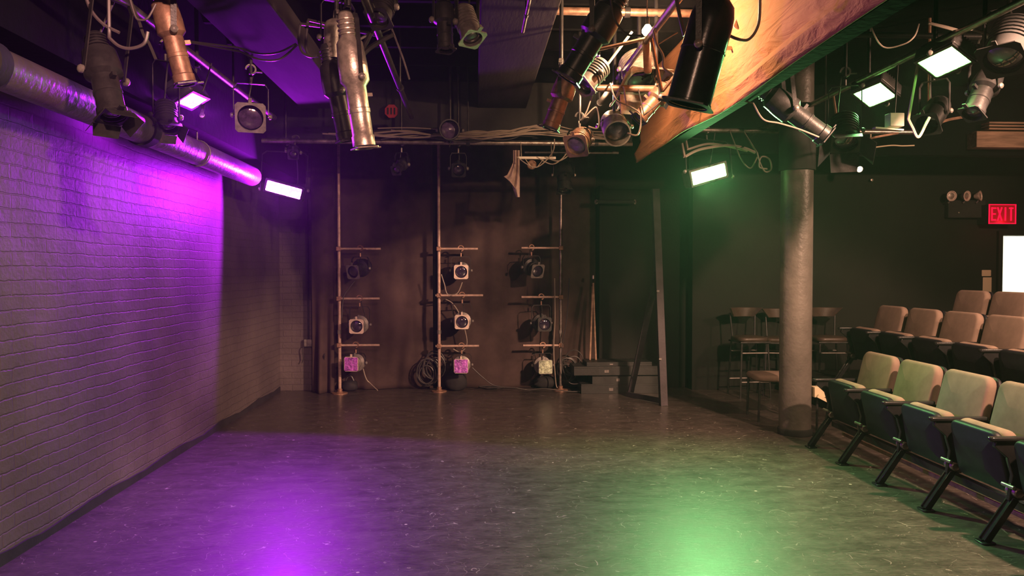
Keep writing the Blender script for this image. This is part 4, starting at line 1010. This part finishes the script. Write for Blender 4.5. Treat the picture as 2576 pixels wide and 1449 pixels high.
LOOPS = [
    ([(215, -10), (232, 30), (262, 62), (300, 82)], 3.6, .008, 'cablem', 'violet-lit cable arc at the top left, upper one'),
    ([(275, 95), (300, 116), (330, 122), (362, 110), (372, 80)], 3.6, .008, 'cablem', 'violet-lit cable arc at the top left, lower one'),
    ([(325, -10), (340, 40), (352, 50), (372, 45), (392, 10)], 3.7, .005, 'cablem', 'thin cable loop near the warm tube spotlight'),
    ([(350, 55), (362, 90), (375, 110), (392, 150)], 3.8, .008, 'cable', 'dark cord beside the warm tube spotlight'),
    ([(1536, -10), (1545, 45), (1575, 85), (1612, 90)], 4.2, .006, 'cable', 'dark cable arc left of the bare bulb'),
    ([(1645, 78), (1652, 110), (1668, 140), (1670, 170), (1690, 185)], 4.7, .008, 'cablel', 'pale cable from the bare bulb down to the cluster'),
    ([(1535, 210), (1550, 250), (1585, 268), (1612, 290), (1605, 338), (1578, 335)], 5.5, .007, 'cablel', 'pale cable looping around the shiny short spotlight'),
    ([(1570, 220), (1574, 250), (1578, 268)], 5.5, .006, 'cablel', 'short pale cord above the shiny short spotlight'),
    ([(1490, 240), (1478, 275), (1470, 295), (1500, 270), (1505, 320), (1480, 318)], 5.7, .006, 'cablel', 'tangled pale cord left of the shiny short spotlight'),
    ([(1818, 45), (1825, 80), (1855, 98), (1885, 98), (1908, 60), (1912, -10)], 3.8, .008, 'cablel', 'cable loop hanging in front of the brown bulkhead'),
    ([(1955, -10), (1952, 60), (1955, 128)], 4.3, .006, 'cable', 'straight black cord hanging against the brown bulkhead'),
    ([(2185, 20), (2192, 70), (2222, 118), (2272, 112), (2300, 92), (2312, 60)], 4.8, .005, 'cablel', 'thin cable loop hanging left of the highest green LED'),
    ([(2335, 58), (2380, 68), (2420, 78), (2450, 75), (2500, 92)], 4.8, .009, 'cablel', 'green-lit cable running above the highest green LED'),
    ([(1722, 395), (1750, 380), (1780, 372), (1830, 366), (1870, 372), (1900, 384)], 7.1, .014, 'cablel', 'thick green-lit cable arched over the lowest green LED'),
    ([(1730, 376), (1780, 362), (1830, 368), (1880, 380)], 7.15, .012, 'cablel', 'second green-lit cable arched over the lowest green LED'),
    ([(1860, 392), (1875, 415), (1890, 422), (1905, 395)], 7.0, .007, 'cablel', 'small green-lit cable loop left of the column'),
    ([(1905, 385), (1912, 410), (1925, 432), (1940, 425), (1935, 400), (1915, 395), (1910, 420), (1930, 425)], 6.9, .008, 'cablel', 'coiled green-lit cable end hanging beside the column top'),
    ([(2285, 300), (2295, 320), (2310, 345), (2330, 310), (2338, 295)], 5.2, .010, 'scuff', 'pale V-shaped cable under the middle green LED'),
    ([(2120, 400), (2150, 375), (2185, 350), (2260, 335)], 6.5, .010, 'copper', 'orange-brown cable slanting down right of the column top'),
    ([(2335, 322), (2380, 303), (2435, 292), (2470, 280)], 6.3, .013, 'copper', 'brown rod-like cable slanting up right of the pale box'),
    ([(2190, 372), (2240, 366), (2270, 367), (2300, 366)], 7.3, .007, 'scuff', 'short pale cable lying across right of the column top'),
    ([(1895, 260), (1920, 300), (1960, 310), (2010, 325), (2060, 345)], 5.1, .006, 'cablel', 'green-lit cord drooping under the sideways spotlight'),
    ([(600, 120), (650, 135), (700, 132), (745, 110)], 5.2, .007, 'cable', 'dark cable sagging across the violet ceiling beam, upper'),
    ([(605, 130), (655, 150), (705, 148), (748, 112)], 5.2, .007, 'cable', 'dark cable sagging across the violet ceiling beam, lower'),
    ([(985, 70), (1000, 110), (1015, 150), (1030, 200)], 5.0, .007, 'greyp', 'straight violet-lit rod slanting down behind the barrel spotlight'),
    ([(810, 155), (816, 190), (826, 228)], 4.9, .008, 'greyp', 'short violet-lit rod left of the barrel spotlight'),
    ([(885, 178), (920, 130), (955, 105), (990, 85)], 4.8, .016, 'black', 'twisted dark cable cluster slanting up right of the barrel spotlight'),
    ([(755, 60), (752, 100), (760, 130), (780, 142), (800, 140)], 5.0, .010, 'cable', 'dark cables dropping beside the left ceiling beam'),
    ([(775, 50), (770, 95), (772, 130), (790, 148)], 5.05, .010, 'cable', 'second dark cable dropping beside the left ceiling beam'),
    ([(1480, 130), (1530, 60), (1560, 10)], 5.0, .012, 'copper', 'brown rod slanting up left of the bare bulb'),
    ([(1500, 200), (1560, 120), (1590, 80)], 5.3, .010, 'bare', 'pale rod slanting up under the bare bulb'),
    ([(1700, -10), (1712, 50), (1722, 90)], 4.0, .010, 'black', 'straight black rod left of the big can spotlight'),
    ([(1655, 112), (1690, 90), (1705, 82)], 4.8, .004, 'cablel', 'thin wire stretched right of the bare bulb'),
    ([(1665, 232), (1690, 200), (1720, 165)], 4.9, .012, 'copper', 'brown arm slanting up to the big can spotlight'),
    ([(1620, 290), (1680, 240), (1720, 205)], 5.4, .005, 'cable', 'dark cord running along the face of the brown bulkhead'),
]
def hook(P0):
    best = None
    for a, b in PIPES:
        t = max(0, min(1, (P0 - a).dot(b - a) / (b - a).length_squared)); q = a.lerp(b, t)
        if best is None or (q - P0).length < (best - P0).length: best = q
    if (best - P0).length < .75: return best + Vector((0, 0, .015))
    return Vector((P0.x, P0.y, ZC))
for pts, Y, r_, m_, lab in LOOPS:
    P = [PY(x, y, Y) for x, y in pts]
    q = hook(P[0]); rise = [q, q.lerp(P[0], .5), q.lerp(P[0], .9)]
    if pts[0][1] < 30: rise = [Vector((P[0].x, P[0].y, ZC)), P[0] + Vector((0, 0, .06))]
    mb = MB(); mb.tube(rise + curve_pts(P), r_, 6); tag(mb.build('cable', m_), lab, 'cable')
# white box fixture under the middle green LED
p = PY(2250, 303, 5.5)
e = empty('junction_box', p, 'bright pale metal box hanging below the middle green LED', 'junction box')
MB().box((-.055, -.04, -.05), (.055, .04, .05)).build('box_body', 'white', e, bevel=.004)
MB().bar((-.16, 0, -.06), (.06, 0, -.075), .05, .012).build('flange', 'white', e)
MB().tube([(0, 0, .05), (.02, 0, 3.18 - p.z)], .008, 6).build('drop_rod', 'black', e)
p = PX(1835, 121, 1.745); o = MB().bar(p + Vector((-.05, 0, 0)), p + Vector((.05, 0, .0)), .02, .022).build('tape_strip', 'white'); tag(o, 'small strip of pale tape beside the big can spotlight', 'tape')
p = PX(1858, 58, 1.745); o = MB().pad(.05, .09, .006, .02, .002, Matrix.Translation(p) @ Matrix.Rotation(R(80), 4, 'X') @ Matrix.Rotation(R(-25), 4, 'Z')).build('paper_tag', 'white'); tag(o, 'leaf-shaped pale paper tag on a wire before the bulkhead', 'tag')

# drop rods for lamps that do not sit on one of the long pipes
for e, h in HANGS:
    if e.name.startswith('profile') and e.get('group') == 'spotlights on the booms': continue
    wp = Vector(e.location) + h; ok = False
    for a, b in PIPES:
        t = max(0, min(1, (wp - a).dot(b - a) / (b - a).length_squared))
        if (a.lerp(b, t) - wp).length < .045: ok = True
    if not ok:
        MB().tube([h + Vector((0, 0, -.03)), Vector((h.x, h.y, ZC - e.location.z))], .015, 10).build('drop_rod', 'black', e)
